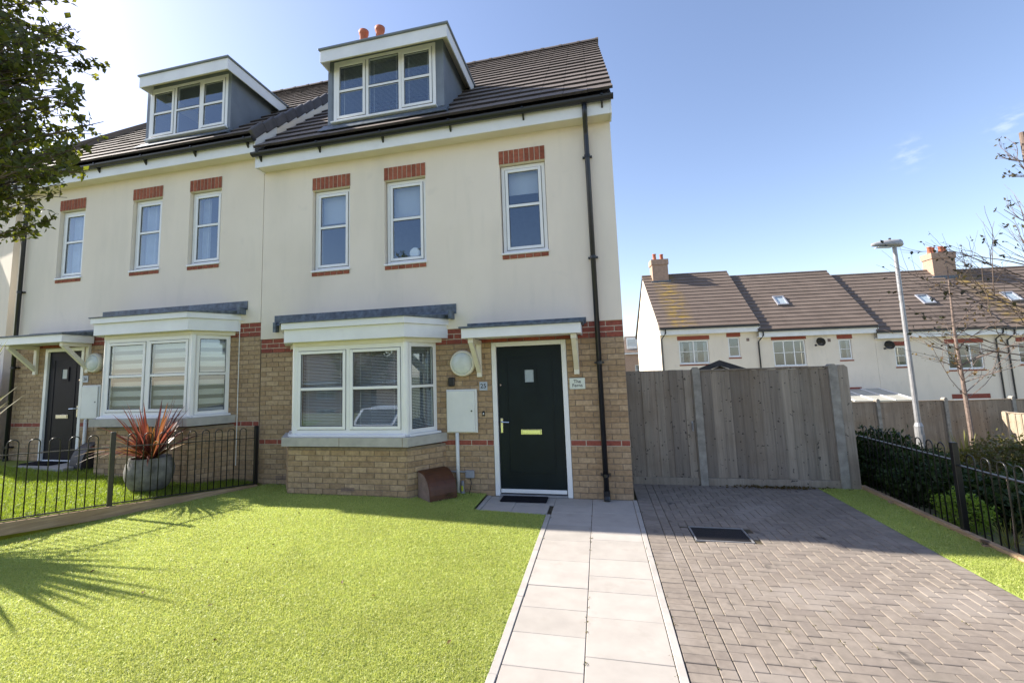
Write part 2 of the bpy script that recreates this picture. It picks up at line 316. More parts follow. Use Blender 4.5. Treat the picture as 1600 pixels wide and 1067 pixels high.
        for i in range(len(xs) - 1):
            for k in range(len(zs) - 1):
                if not solid(i, k): continue
                a, b, c, d = xs[i], xs[i + 1], zs[k], zs[k + 1]
                s.add([(a, y0, c), (b, y0, c), (b, y0, d), (a, y0, d)], [(0, 1, 2, 3)]); s.add([(a, y1, c), (b, y1, c), (b, y1, d), (a, y1, d)], [(3, 2, 1, 0)])
                if not solid(i - 1, k): s.add([(a, y0, c), (a, y0, d), (a, y1, d), (a, y1, c)], [(0, 1, 2, 3)])
                if not solid(i + 1, k): s.add([(b, y0, c), (b, y0, d), (b, y1, d), (b, y1, c)], [(3, 2, 1, 0)])
                if not solid(i, k - 1): s.add([(a, y0, c), (b, y0, c), (b, y1, c), (a, y1, c)], [(3, 2, 1, 0)])
                if not solid(i, k + 1): s.add([(a, y0, d), (b, y0, d), (b, y1, d), (a, y1, d)], [(0, 1, 2, 3)])
        return s
    def mesh(s, name, mat, smooth=False):
        me = bpy.data.meshes.new(name); me.from_pydata(s.v, [], s.f)
        for x in (mat if isinstance(mat, (list, tuple)) else [mat]): me.materials.append(M[x] if isinstance(x, str) else x)
        if any(s.m): me.polygons.foreach_set('material_index', s.m)
        if any(s.r):
            a = me.attributes.new('rnd', 'FLOAT', 'FACE'); a.data.foreach_set('value', s.r)
        if smooth: me.polygons.foreach_set('use_smooth', [True] * len(me.polygons))
        me.update(); return me
def link(name, me, parent=None, loc=(0, 0, 0), rot=(0, 0, 0), label=None, kind=None):
    o = bpy.data.objects.new(name, me); COL.objects.link(o); o.location = loc; o.rotation_euler = rot
    if parent: o.parent = parent
    if label: o['label'] = label
    if kind: o['kind'] = kind
    return o
def part(name, mb, mat, parent=None, loc=(0, 0, 0), rot=(0, 0, 0), label=None, kind=None, smooth=False):
    return link(name, mb.mesh(name, mat, smooth), parent, loc, rot, label, kind)
def tag(o, label, cat, group=None):
    o['label'] = label; o['category'] = cat
    if group: o['group'] = group
    return o
def thing(name, label, cat, loc=(0, 0, 0), rotz=0, group=None):
    return tag(link(name, None, None, loc, (0, 0, rotz)), label, cat, group)
CACHE = {}
def cached(key, fn):
    if key not in CACHE: CACHE[key] = fn()
    return CACHE[key]
def tri_mesh(name, V, F, mat, rv=None, smooth=False):
    """numpy arrays to a mesh; F is (n,3) or (n,4)"""
    me = bpy.data.meshes.new(name); k = F.shape[1]
    me.vertices.add(len(V)); me.vertices.foreach_set('co', V.astype(np.float32).ravel())
    me.loops.add(F.size); me.loops.foreach_set('vertex_index', F.astype(np.int32).ravel())
    me.polygons.add(len(F)); me.polygons.foreach_set('loop_start', np.arange(0, F.size, k, dtype=np.int32)); me.polygons.foreach_set('loop_total', np.full(len(F), k, dtype=np.int32))
    me.materials.append(M[mat]); 
    if rv is not None: me.attributes.new('rnd', 'FLOAT', 'FACE').data.foreach_set('value', rv.astype(np.float32))
    me.update(calc_edges=True); me.validate(); return me
def text(body, size, parent, loc, mat='ink', rot=(PI / 2, 0, 0), align='CENTER', spacing=1.):
    c = bpy.data.curves.new('lettering', 'FONT'); c.body = body; c.size = size; c.align_x = align; c.align_y = 'CENTER'; c.extrude = .0006; c.space_line = spacing
    c.offset = .0012 * size / .1
    c.materials.append(M[mat]); o = bpy.data.objects.new('lettering', c); COL.objects.link(o); me = bpy.data.meshes.new_from_object(o.evaluated_get(bpy.context.evaluated_depsgraph_get())); bpy.data.objects.remove(o); return link('lettering', me, parent, loc, rot)

# ------------------------------------------------------------------ the ground
def sstep(t): t = np.clip(t, 0, 1); return t * t * (3 - 2 * t)
def zt(x, y): 
    t = y + np.maximum(0, x - 3) * .35
    return -.06 - 1.0 * sstep((-y - 7.8) / 2.4) - 1.40 * sstep((t - 1.2) / 10.) * np.where(x > -12, 1, .0)
def zR(x, y): return -.005 + .075 * np.clip((-1.06 - x) / 2.2, 0, 1)           # artificial lawn
def zL(x, y): return np.minimum(.36, .075 + .058 * (-5.56 - x) + .043 * (-y))   # neighbour's grass
FA, FB = np.array([-5.56, -.13]), np.array([-6.28, -1.75])
FD = (FB - FA) / np.linalg.norm(FB - FA)
def fx(y): return FA[0] + (y - FA[1]) * FD[0] / FD[1]
def grid(name, xs, ys, zf, mat, xmap=None):
    X, Y = np.meshgrid(xs, ys); 
    if xmap is not None: X = xmap(X, Y)
    V = np.stack([X, Y, zf(X, Y)], -1).reshape(-1, 3); nx, ny = len(xs), len(ys)
    i = np.arange(nx * ny).reshape(ny, nx); F = np.stack([i[:-1, :-1], i[:-1, 1:], i[1:, 1:], i[1:, :-1]], -1).reshape(-1, 4)
    return link(name, tri_mesh(name, V, F, mat), kind='structure')
xs = np.unique(np.concatenate([np.linspace(-700, -30, 14), np.linspace(-30, 45, 76), np.linspace(45, 700, 14)]))
grid('ground', xs, np.unique(np.concatenate([np.linspace(-700, -30, 14), np.linspace(-30, 60, 91), np.linspace(60, 700, 14)])), lambda x, y: zt(x, y), 'meadow')
grid('road', np.linspace(-60, 60, 3), np.array([-17.5, -10.6]), lambda x, y: x * 0 - 1.04, 'asphalt')
grid('pavement', np.linspace(-60, 60, 3), np.array([-7.95, -7.62]), lambda x, y: x * 0 + .0, 'slab')
grid('artificial_lawn', np.linspace(0, 1, 24), np.linspace(-.725, .02, 5), lambda x, y: zR(x, y), 'turf_base', lambda t, y: fx(y) + .03 + t * (-1.936 - fx(y) - .03))
grid('artificial_lawn', np.linspace(0, 1, 24), np.linspace(-7.6, -.725, 24), lambda x, y: zR(x, y), 'turf_base', lambda t, y: fx(y) + .03 + t * (-1.047 - fx(y) - .03))
grid('artificial_lawn', np.linspace(2.42, 2.95, 3), np.linspace(-7.6, .9, 12), lambda x, y: x * 0 + .0, 'turf_base')
grid('neighbour_lawn', np.linspace(0, 1, 30), np.linspace(-7.6, .02, 24), lambda x, y: zL(x, y), 'lawn_grass', lambda t, y: -16 + t * (fx(y) - .03 + 16))

def blades(name, pts, zf, h, wd, mat, lean=.6):
    n = len(pts); a = rng.uniform(0, 2 * PI, n); ln = rng.uniform(.1, lean, n); hh = h * rng.uniform(.6, 1.25, n); ww = wd * rng.uniform(.7, 1.3, n) / 2
    b = rng.uniform(0, 2 * PI, n); z = zf(pts[:, 0], pts[:, 1])
    base = np.stack([pts[:, 0], pts[:, 1], z], 1); side = np.stack([np.cos(a) * ww, np.sin(a) * ww, 0 * a], 1)
    d = np.stack([np.cos(b), np.sin(b), 0 * b], 1)
    mid = base + d * (hh * ln * .35)[:, None] + np.array([0, 0, 1]) * (hh * .6)[:, None]; tip = base + d * (hh * ln)[:, None] + np.array([0, 0, 1]) * (hh * (1 - .3 * ln))[:, None]
    V = np.stack([base - side, base + side, mid + side * .8, mid - side * .8, tip], 1).reshape(-1, 3); o = np.arange(n)[:, None] * 5
    F = np.concatenate([o + [0, 1, 2], o + [0, 2, 3], o + [3, 2, 4]], 1).reshape(-1, 3)
    return link(name, tri_mesh(name, V, F, mat, np.repeat(rng.random(n), 3)), kind='stuff')
def scatter(n, x0, x1, y0, y1, keep, dens):
    out = []; 
    p = np.stack([rng.uniform(x0, x1, n), rng.uniform(y0, y1, n)], 1)
    d = np.hypot(p[:, 0] - CAM.x, p[:, 1] - CAM.y); d = np.hypot(d, 1.6)
    k = keep(p[:, 0], p[:, 1]) & (rng.random(n) < np.clip((dens / d) ** 2, 0, 1)); return p[k]
def lawn_ok(x, y):
    bay = (y > -.48 - .0) & (x > -4.75 - (.48 + y) * 0) & (x < -2.88 + (.48 + y) * .8) & (x > -4.73 - (.48 + y) * .8)
    return (x > fx(y) + .05) & (x < -1.055) & ~((x > -1.95) & (y > -.73)) & ~bay & (y < 0)
P_ = scatter(1500000, -8.0, -1.05, -5.2, 0, lawn_ok, 3.7)
g = blades('artificial_grass', P_, zR, .019, .0037, 'turf', 1.5)
P_ = scatter(120000, 2.43, 2.94, -5.5, .86, lambda x, y: x > 0, 4.2)
blades('artificial_grass', P_, lambda x, y: x * 0, .019, .0042, 'turf', 1.5)
def bayL(x, y): return ~((y > -.48) & (x < -6.45 + (.48 + y) * .8) & (x > -8.32 - (.48 + y) * .8))
P_ = scatter(420000, -14, -5.6, -3.6, 0, lambda x, y: (x < fx(y) - .05) & bayL(x, y) & ~((x > -11.3) & (x < -8.95) & (y > -.55)), 4.6)
blades('rough_grass', P_, zL, .055, .0055, 'lawn_grass', 1.2)

# ------------------------------------------------------------------ paths and drive
path = link('front_path', None, kind='structure')
part('mortar_bed', MB().box(-1.04, -7.6, -.08, .035, 0, -.012).box(-1.93, -.72, -.08, -1.04, 0, -.012), 'sand', path)
def slab(x0, x1, y0, y1, name='paving_slab', mat='slab', top=0., th=.05, par=path, c=.003):
    j = .002; wx, wy = round(x1 - x0 - 2 * j, 3), round(y1 - y0 - 2 * j, 3)
    me = cached((name, wx, wy, th), lambda: MB().box(-wx / 2, -wy / 2, -th, wx / 2, wy / 2, 0, c).mesh(name, mat))
    return link(name, me, par, ((x0 + x1) / 2, (y0 + y1) / 2, top + random.uniform(-.0015, .0015)), (random.uniform(-.002, .002), random.uniform(-.002, .002), random.uniform(-.002, .002)))
ys = [0, -.33, -.62, -1.06, -1.53, -2.02, -2.52, -2.86, -3.19, -3.54, -3.98, -4.42, -4.86, -5.3, -5.74, -6.18, -6.62]
for a, b in zip(ys, ys[1:]): slab(-.99, -.518, b, a)
ys2 = [0, -.58, -1.05, -1.46, -1.93, -2.28, -2.55, -2.93, -3.38, -3.82, -4.26, -4.7, -5.14, -5.58, -6.02, -6.46]
for a, b in zip(ys2, ys2[1:]): slab(-.518, -.018, b, a)
for x0, x1 in ((-1.87, -1.48), (-1.48, -.99)): slab(x0, x1, -.33, -.0)
for x0, x1 in ((-1.87, -1.48), (-1.48, -1.04)): slab(x0, x1, -.67, -.33)
k = 0.
while k > -6.6:
    slab(-.018, .034, k - .91, k, 'edging_kerb', 'kerb', .006); 
    if k < -.6: slab(-1.045, -.99, k - .91, k, 'edging_kerb', 'kerb', .006)
    k -= .91
slab(-1.045, -.99, -.91, -.72, 'edging_kerb', 'kerb', .006); slab(-1.93, -1.87, -.72, -.0, 'edging_kerb', 'kerb', .006); slab(-1.87, -1.045, -.72, -.67, 'edging_kerb', 'kerb', .006)
drive = link('driveway', None, kind='structure')
part('joint_sand', MB().box(.035, -7.6, -.1, 2.43, .95, -.010), 'sand', drive)
def blk_mesh(lx, ly): return cached(('blk', lx, ly), lambda: MB().box(-lx / 2, -ly / 2, -.05, lx / 2, ly / 2, 0, .0035).mesh('block_paver', 'block'))
blocks = []   # (dist, cx, cy, lx, ly)
BW, BL = .085, .170
def inside(x, y): return .30 < x < 2.42 and -6.2 < y < .93
def addb(cx, cy, lx, ly, clip=True):
    x0, x1, y0, y1 = cx - lx / 2, cx + lx / 2, cy - ly / 2, cy + ly / 2
    if clip: x0, x1, y0, y1 = max(x0, .305), min(x1, 2.25), max(y0, -6.2), min(y1, .925)
    if x1 - x0 < .015 or y1 - y0 < .015: return
    if x1 > .47 and x0 < 1.005 and y1 > -1.345 and y0 < -.925:       # cut round the drain cover
        if x0 > .46 and x1 < 1.01 and y0 > -1.35 and y1 < -.92: return
        if lx > ly:
            if x0 < .47: x1 = .468
            elif x1 > 1.005: x0 = 1.007
            elif y0 < -1.345: y1 = -1.347
            else: y0 = -.923
        else:
            if y0 < -1.345: y1 = -1.347
            elif y1 > -.925: y0 = -.923
            elif x0 < .47: x1 = .468
            else: x0 = 1.007
        if x1 - x0 < .02 or y1 - y0 < .02: return
    cx, cy = (x0 + x1) / 2, (y0 + y1) / 2; v = Vector((cx, cy, 0)) - CAM; blocks.append((v.length, cx, cy, x1 - x0 - .0035, y1 - y0 - .0035))
for i in range(-70, 90):          # 90 degree herringbone
    for j in range(-70, 90):
        ox = .305 + i * BW + j * 2 * BW; oy = -2.5 + i * BW - j * 2 * BW
        if inside(ox + BL / 2, oy + BW / 2) or inside(ox + .01, oy + .05) or inside(ox + BL - .01, oy + .05): addb(ox + BL / 2, oy + BW / 2, BL, BW)
        vx, vy = ox, oy + BW
        if inside(vx + BW / 2, vy + BL / 2) or inside(vx + .05, vy + .01) or inside(vx + .05, vy + BL - .01): addb(vx + BW / 2, vy + BL / 2, BW, BL)
y = .92
while y > -6.2: addb(.123, y - BW / 2, BL, BW, False); addb(.256, y - BW * .8, .094, BW, False); addb(2.338, y - BW / 2, BL, BW, False); y -= BW
fwd = [b for b in blocks if (Vector((b[1], b[2], 0)) - CAM).dot(HV) > 2.0]
rest = [b for b in blocks if (Vector((b[1], b[2], 0)) - CAM).dot(HV) <= 2.0]
fwd.sort(); rest += fwd[290:]
for d, cx, cy, lx, ly in fwd[:290]:
    link('block_paver', blk_mesh(round(lx, 3), round(ly, 3)), drive, (cx, cy, random.uniform(-.002, .002)), (random.uniform(-.006, .006), random.uniform(-.006, .006), random.uniform(-.006, .006)))
mb = MB()
for d, cx, cy, lx, ly in rest:
    mb.rv = random.random(); z = random.uniform(-.002, .002); mb.box(cx - lx / 2, cy - ly / 2, -.05, cx + lx / 2, cy + ly / 2, z, .005)
part('block_pavers', mb, 'block', drive, kind='stuff')
mh = thing('drain_cover', 'recessed rectangular drain cover with pale metal rim in the block driveway', 'drain cover', (.7375, -1.135, 0))
part('cover_tray', MB().box(-.245, -.19, -.06, .245, .19, -.002, .004), 'iron', mh)
part('rim', MB().panel(-.260, .260, -.205, .205, -.004, .06, [(-.247, .247, -.192, .192)]), 'galv', mh, rot=(-PI / 2, 0, 0))
tag(part('door_mat', MB().box(-1.70, -.27, .003, -1.09, -.03, .022, .006), 'mat'), 'black door mat in front of the dark green door', 'door mat')

# moss and weeds in the joints
def clump(n, c, rad, size, h):
    a = rng.normal(0, rad, (n, 2)); P = np.stack([c[0] + a[:, 0], c[1] + a[:, 1], c[2] + rng.uniform(0, h, n)], 1); return P
def leaves(P, size, elong=1.8, droop=0., flat=0.):
    """folded leaves: two triangles each side of a midrib"""
    n = len(P); d = rng.normal(size=(n, 3)); d[:, 2] = d[:, 2] * (1 - flat) - droop; d /= np.linalg.norm(d, axis=1)[:, None]
    a = rng.normal(size=(n, 3)); s = np.cross(d, a); s /= np.linalg.norm(s, axis=1)[:, None]; nn = np.cross(d, s)
    l = size * rng.uniform(.65, 1.25, n)[:, None]; wd = l / elong / 2
    b = P; t = P + d * l; m1 = P + d * l * .45 + s * wd + nn * wd * .35; m2 = P + d * l * .45 - s * wd + nn * wd * .35
    V = np.stack([b, m1, t, m2], 1).reshape(-1, 3); o = np.arange(n)[:, None] * 4
    return V, np.concatenate([o + [0, 1, 2], o + [0, 2, 3]], 1).reshape(-1, 3), np.repeat(rng.random(n), 2)
def leaf_part(name, P, size, mat, parent=None, elong=1.8, droop=0., kind=None, flat=0.):
    V, F, q = leaves(P, size, elong, droop, flat); return link(name, tri_mesh(name, V, F, mat, q), parent, kind=kind)
pts = []
for k in range(48):
    x = random.choice([-.518, -.518, -.99, -.018, .037, .037, .25, .25]); y = random.uniform(-4.2, -.5)
    pts.append(clump(random.randint(2, 10), (x, y, -.004), .010, .01, .012))
for k in range(60):
    b = random.choice(fwd[:290]); pts.append(clump(random.randint(2, 7), (b[1] + b[3] / 2, b[2] + random.uniform(-.5, .5) * b[4], -.006), .008, .01, .01))
for k in range(9): pts.append(clump(26, (-2.55 + random.uniform(-.2, .25), -.36 + random.uniform(-.03, .03), .08), .03, .01, .05))
leaf_part('joint_weeds', np.concatenate(pts), .011, 'bronze_leaf', kind='stuff', elong=1.3)
fl = cached('fallen', lambda: tri_mesh('fallen_leaf', np.array([(-.026, 0, 0), (-.006, .014, .007), (.012, .012, .009), (.028, 0, .004), (.010, -.013, .010), (-.008, -.012, .006)]), np.array([(0, 2, 1), (0, 3, 2), (0, 4, 3), (0, 5, 4)]), 'autumn_leaf'))
for k in range(34):
    y = random.uniform(-4.3, -1.2); x = random.uniform(fx(y) + .3, -1.2)
    if random.random() < .5: y = random.uniform(-3.9, -2.2); x = random.uniform(fx(y) + .3, -3.4)
    o = link('fallen_leaf', fl, None, (x, y, float(zR(x, y)) + .020), (random.uniform(-.4, .4), random.uniform(-.4, .4), random.uniform(0, 6)))
    s = random.uniform(.35, .8); o.scale = (s, s, s); tag(o, 'small dry brown leaf lying on the sunlit artificial lawn', 'leaf', 'fallen leaves on the lawn')

# ------------------------------------------------------------------ windows
def window(parent, x0, x1, z0, z1, y, cols=1, mid=True, sash=None, blind=None, loc=(0, 0, 0), rot=(0, 0, 0), sill=True, sw=.03, fr=.05, midz=.52, out=0, name='window'):
    """upvc window whose face lies at y looking to -y; returns the frame object"""
    f = MB(); d = .06
    f.box(x0, y, z0, x0 + fr, y + d, z1, .003).box(x1 - fr, y, z0, x1, y + d, z1, .003).box(x0 + fr, y + .001, z1 - fr, x1 - fr, y + d, z1, .003).box(x0 + fr, y + .001, z0, x1 - fr, y + d, z0 + fr, .003)
    n = cols; iw = (x1 - x0 - 2 * fr); mull = fr * .95; cw = (iw - mull * (n - 1)) / n
    for k in range(1, n): xm = x0 + fr + cw * k + mull * (k - 1); f.box(xm, y + .001, z0 + fr, xm + mull, y + d, z1 - fr, .003)
    fo = part(name, f, 'upvc', parent, loc, rot)
    sash = sash if sash is not None else [True] * n
    for k in range(n):
        a = x0 + fr + k * (cw + mull); b = a + cw; c, e = z0 + fr, z1 - fr
        if sash[k]:
            part('gasket', MB().box(a - .004, y - .006, c - .004, b + .004, y + .03, e + .004), 'gasket', fo) if False else None
            g = MB(); q = .007
            g.panel(a + .001, b - .001, c + .001, e - .001, y + .004, y + .03, [(a + q, b - q, c + q, e - q)]); part('gasket', g, 'gasket', fo)
            s_ = MB(); a2, b2, c2, e2 = a + q, b - q, c + q, e - q; w_ = .042
            s_.box(a2, y - .012, c2, a2 + w_, y + .04, e2, .004).box(b2 - w_, y - .012, c2, b2, y + .04, e2, .004).box(a2 + w_, y - .011, e2 - w_, b2 - w_, y + .04, e2, .004).box(a2 + w_, y - .011, c2, b2 - w_, y + .04, c2 + w_, .004)
            ga, gb, gc, ge = a2 + w_, b2 - w_, c2 + w_, e2 - w_
            zm = z0 + (z1 - z0) * midz
            if mid: s_.box(ga, y - .004, zm - .02, gb, y + .035, zm + .02, .003)
            part('sash', s_, 'upvc', fo)
        else:
            ga, gb, gc, ge = a, b, c, e; zm = z0 + (z1 - z0) * midz
            if mid: part('glazing_bar', MB().box(ga, y + .004, zm - .02, gb, y + .04, zm + .02, .003), 'upvc', fo)
        g = MB(); q = .006
        for lo, hi in (((gc, zm - .02), (zm + .02, ge)) if mid else ((gc, ge),)):
            part('pane', MB().box(ga - .004, y + .012, lo - .004, gb + .004, y + .03, hi + .004), 'glass', fo)
            g.panel(ga, gb, lo, hi, y + .002, y + .011, [(ga + q, gb - q, lo + q, hi - q)])
        part('glazing_seal', g, 'gasket', fo)
        if blind == 'venetian':
            mb = MB(); z = ge - .01
            while z > gc:
                mb.add([(ga - .015, y + .075, z), (gb + .015, y + .075, z), (gb + .015, y + .095, z + .010), (ga - .015, y + .095, z + .010)], [(0, 1, 2, 3)]); z -= .021
            for xx in (ga + .12 * (gb - ga), gb - .12 * (gb - ga)): mb.box(xx - .002, y + .07, gc, xx + .002, y + .072, ge)
            part('venetian_blind', mb, 'blind', fo)
        elif blind == 'zebra': part('zebra_blind', MB().box(ga - .02, y + .085, gc - .02, gb + .02, y + .09, ge + .03), 'zebra', fo)
        elif isinstance(blind, tuple) and blind[0] == 'roller':
            zb = ge - (ge - gc) * blind[1]; part('roller_blind', MB().box(ga - .02, y + .10, zb, gb + .02, y + .104, ge + .03).box(ga - .02, y + .095, zb - .02, gb + .02, y + .11, zb), 'roller', fo)
        elif isinstance(blind, tuple) and blind[0] == 'curtain':
            mb = MB()
            for lo, hi in ((ga - .02, ga + (gb - ga) * blind[1]), (gb - (gb - ga) * blind[2], gb + .02)):
                m_ = 14; vs = []
                for i in range(m_ + 1):
                    xx = lo + (hi - lo) * i / m_; yy = y + .13 + .025 * math.sin(i * 1.9); vs += [(xx, yy, gc - .03), (xx, yy, ge + .03)]
                mb.add(vs, [(2 * i, 2 * i + 2, 2 * i + 3, 2 * i + 1) for i in range(m_)])
            part('curtain', mb, 'curtain', fo)
    if sill: part('window_sill', MB().box(x0 - .02, y - .06 - out, z0 - .03, x1 + .02, y + .05, z0 - .0005, .005), 'upvc', fo)
    return fo

# ------------------------------------------------------------------ the pair of houses
SL = R(42.); TS = math.tan(SL); CS = math.cos(SL); SS = math.sin(SL)
RIDGE_Y = 4.25
def brick_mesh(l, h, mat, d=.05): return cached(('brick', l, h, mat), lambda: MB().box(-l / 2, 0, -h / 2, l / 2, d, h / 2, .004).mesh('brick', mat))
def tile_mesh(wd, g):
    def mk():
        m = MB(); l = g + .06; t = .036; lift = .036
        # a slab resting on the course below, its nose lifted
        v = [(0, 0, lift - .004), (wd, 0, lift - .004), (wd, l, .002), (0, l, .002), (0, .004, lift + t - .004), (wd, .004, lift + t - .004), (wd, l, t), (0, l, t)]
        m.add(v, [(0, 3, 2, 1), (4, 5, 6, 7), (0, 1, 5, 4), (1, 2, 6, 5), (2, 3, 7, 6), (3, 0, 4, 7)]); m.m = [1, 0, 1, 1, 1, 1]; return m.mesh('roof_tile', ['tile', 'tilenose_shade'])
    return cached(('tile', round(wd, 3), round(g, 3)), mk)
def build_house(c):
    X0, X1, zo = c['X0'], c['X1'], c['zo']
    H = thing('semi_detached_house', c['label'], 'house', (0, 0, 0), 0, 'pair of semi detached houses')
    Zb = .0 + zo; zr = 2.325 + zo; ze = 5.127 + zo
    bx0, bx1 = c['bay']; bw0, bw1 = bx0 - .39, bx1 + .39            # bay front and where its sides meet the wall
    dx0, dx1 = c['door']; dtop = Zb + c['dh']
    holes_up = [(a, b, z0, z1) for a, b, z0, z1 in c['wins']]
    low = [(dx0, dx1, Zb + .0, dtop), (bw0 + .14, bw1 - .14, Zb + .80, Zb + 2.16)]
    # walls
    wl = part('wall', MB().panel(X0, X1, Zb - .45, zr, .008, .28, [(dx0, dx1, Zb - .0, dtop), low[1]]), 'mortar', H)
    part('rendered_wall', MB().panel(X0, X1, zr, ze, -.014, .28, [(a, b, z0, z1) for a, b, z0, z1 in c['wins']]), 'render', H)
    part('rear_wall', MB().box(X0, 8.2, Zb - .45, X1, 8.45, ze + .2), 'render', H)
    for xa, xb in ((X0, X0 + .25), (X1 - .25, X1)):
        zg = 5.40 + zo + (RIDGE_Y + .3) * TS - .12; z_ = lambda yy: zg - abs(yy - RIDGE_Y) * TS
        part('gable_wall', MB().prism([(.281, Zb - .45), (8.199, Zb - .45), (8.199, z_(8.0)), (RIDGE_Y, zg), (.281, z_(.281))], 0, xa, xb), 'render', H)
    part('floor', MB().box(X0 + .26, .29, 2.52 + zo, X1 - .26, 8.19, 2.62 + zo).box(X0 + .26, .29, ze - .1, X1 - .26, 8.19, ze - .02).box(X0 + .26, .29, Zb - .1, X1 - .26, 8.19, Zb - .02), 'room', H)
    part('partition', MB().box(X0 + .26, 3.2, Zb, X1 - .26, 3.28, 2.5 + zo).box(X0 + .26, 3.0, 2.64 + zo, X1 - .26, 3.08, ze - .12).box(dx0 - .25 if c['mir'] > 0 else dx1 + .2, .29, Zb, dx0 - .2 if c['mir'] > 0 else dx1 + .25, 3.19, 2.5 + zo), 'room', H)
    # bricks
    bl = []
    def run(a, b, k, x_off, red, fn):
        z = Zb + .075 * k + .0375; x = a - x_off
        while x < b - .01:
            lo, hi = max(x, a), min(x + .225, b)
            if hi - lo > .025:
                l = hi - lo - .010; fn((lo + hi) / 2, z, round(l, 3), red)
            x += .225
    k0 = c['k0']
    for k in range(k0, 31):
        red = k == 9 or k >= 28; z0 = Zb + .075 * k
        segs = [(X0, X1)]
        for a, b, zz0, zz1 in low:
            if zz0 - .03 < z0 + .0375 < zz1 + .01 or (a == low[1][0] and z0 < Zb + 2.16):
                segs = [s for (p, q) in segs for s in ((p, min(q, a)), (max(p, b), q)) if s[1] - s[0] > .02]
        for a, b in segs:
            off = ((a - X1) % .225) if False else ((a - X1 + (.1125 if k % 2 else 0)) % .225)
            run(a, b, k, off, red, lambda x, z, l, r: bl.append(((x, 0, z), 0, l, r)))
    nb = c['kb']
    A, B, Cc, D = Vector((bw0, 0, 0)), Vector((bx0, -.48, 0)), Vector((bx1, -.48, 0)), Vector((bw1, 0, 0))
    for k in range(nb, 9):
        for p, q in ((A, B), (B, Cc), (Cc, D)):
            ln = (q - p).length; ang = math.atan2((q - p).y, (q - p).x)
            def put(x, z, l, r, p=p, q=q, ln=ln, ang=ang): bl.append((tuple(p + (q - p) * (x / ln) + Vector((0, 0, z))), ang, l, False))
            h = .075 if k < 8 else .075
            run(0, ln, k, .1125 if k % 2 else .0, False, put)
    part('bay_plinth', MB().prism([tuple(v.xy + Vector(n)) for v, n in ((A, (.012, .0)), (B, (.005, .009)), (Cc, (-.005, .009)), (D, (-.012, 0)))] + [(bw1 - .08, .009), (bw0 + .08, .009)], 2, Zb - .4, Zb + .71), 'mortar', H)
    mb = MB()
    for z0, z1, gaps in ((Zb + .672, Zb + .753, ((dx0, dx1), (bw0 + .14, bw1 - .14))), (Zb + 2.163, zr - .001, ())):
        x = X0 + .001
        for a, b in sorted(gaps): mb.box(x, .0035, z0, a, .0079, z1); x = b
        mb.box(x, .0035, z0, X1 - .001, .0079, z1)
    part('mortar_band', mb, 'palemortar', H)
    bl.sort(key=lambda b: (Vector(b[0]) - CAM).length - (.6 if b[2] > .15 else 0))
    wantb = c['nb']
    for i, (p, ang, l, red) in enumerate(bl):
        if i < wantb:
            link('brick', brick_mesh(l, .065, 'redband' if red else 'buff'), wl, (p[0], p[1] + random.uniform(-.001, .001), p[2]), (0, 0, ang))
    for red in (0, 1):
        mb = MB()
        for p, ang, l, r in bl[wantb:]:
            if bool(r) != bool(red): continue
            t = MB(); t.box(-l / 2, 0, -.0325, l / 2, .05, .0325, .003); ca, sa = math.cos(ang), math.sin(ang)
            mb.rv = random.random(); mb.add([(p[0] + x * ca - y * sa, p[1] + x * sa + y * ca, p[2] + z) for x, y, z in t.v], t.f)
        if mb.v: part('brickwork', mb, 'redband' if red else 'buff', wl, kind='stuff')
    # lintels and brick sills
    for a, b, z0, z1 in c['wins']:
        lt = part('lintel', MB().box(a - .006, -.020, z1, b + .006, -.0142, z1 + .205), 'palemortar', H)
        n = max(6, round((b - a + .01) / .073)); s_ = (b - a + .012) / n
        for i in range(n):
            link('brick', cached(('sold', round(s_, 3)), lambda: MB().box(-s_ / 2 + .006, -.022, -.1, s_ / 2 - .005, 0, .1, .003).mesh('brick', 'red')), lt, (a - .006 + s_ * (i + .5), -.004, z1 + .1025))
        bs = part('brick_sill', MB().box(a + .004, -.018, z0 - .085, b - .004, -.0142, z0 - .028), 'palemortar', H)
        for i in range(6):
            s6 = (b - a) / 6; link('brick', cached(('hd', round(s6, 3)), lambda: MB().box(-s6 / 2 + .005, -.024, -.027, s6 / 2 - .005, 0, .027, .003).mesh('brick', 'red')), bs, (a + s6 * (i + .5), -.002, z0 - .058))
    for (a, b, z0, z1), bd in zip(c['wins'], c['blinds']):
        window(H, a + .012, b - .012, z0 + .004, z1 - .012, .055, 1, blind=bd, midz=.54, out=.035)
    # bay window
    zs = Zb + .735; bay = part('bay_window', MB().prism([(bw0 - .02, .006), (bx0 - .045, -.565), (bx1 + .045, -.565), (bw1 + .02, .006)], 2, zs, zs + .12), 'stone', H)
    for xx in ((bx0 + bx1) / 2 - .05, bx1 - .03): part('sill_joint', MB().box(xx - .004, -.567, zs + .002, xx + .004, -.5655, zs + .119), 'mortar', bay)
    zw0, zw1 = Zb + .885, Zb + 2.135
    fx0, fx1, fy = bx0 + .065, bx1 - .03, -.455
    window(bay, fx0, fx1, zw0, zw1, fy, 2, blind=c['bayblind'], midz=.51, fr=.062, sw=.03, out=.01, name='window')
    for sgn, px, ex in ((1, fx1, bw1 - .13), (-1, fx0, bw0 + .13)):
        p, q = Vector((px, fy, 0)), Vector((ex, .0, 0))
        if sgn < 0: p, q = q, p
        ln = (q - p).length; ang = math.atan2((q - p).y, (q - p).x)
        window(bay, .05 if sgn > 0 else .0, ln if sgn > 0 else ln - .05, zw0, zw1, 0, 1, sash=[False], blind=c['bayblind'], loc=(p.x, p.y, 0), rot=(0, 0, ang), midz=.51, fr=.06, out=.01)
        part('corner_post', MB().tube([(px, fy + .035, zw0 - .03), (px, fy + .035, zw1)], .045, 10), 'upvc', bay)
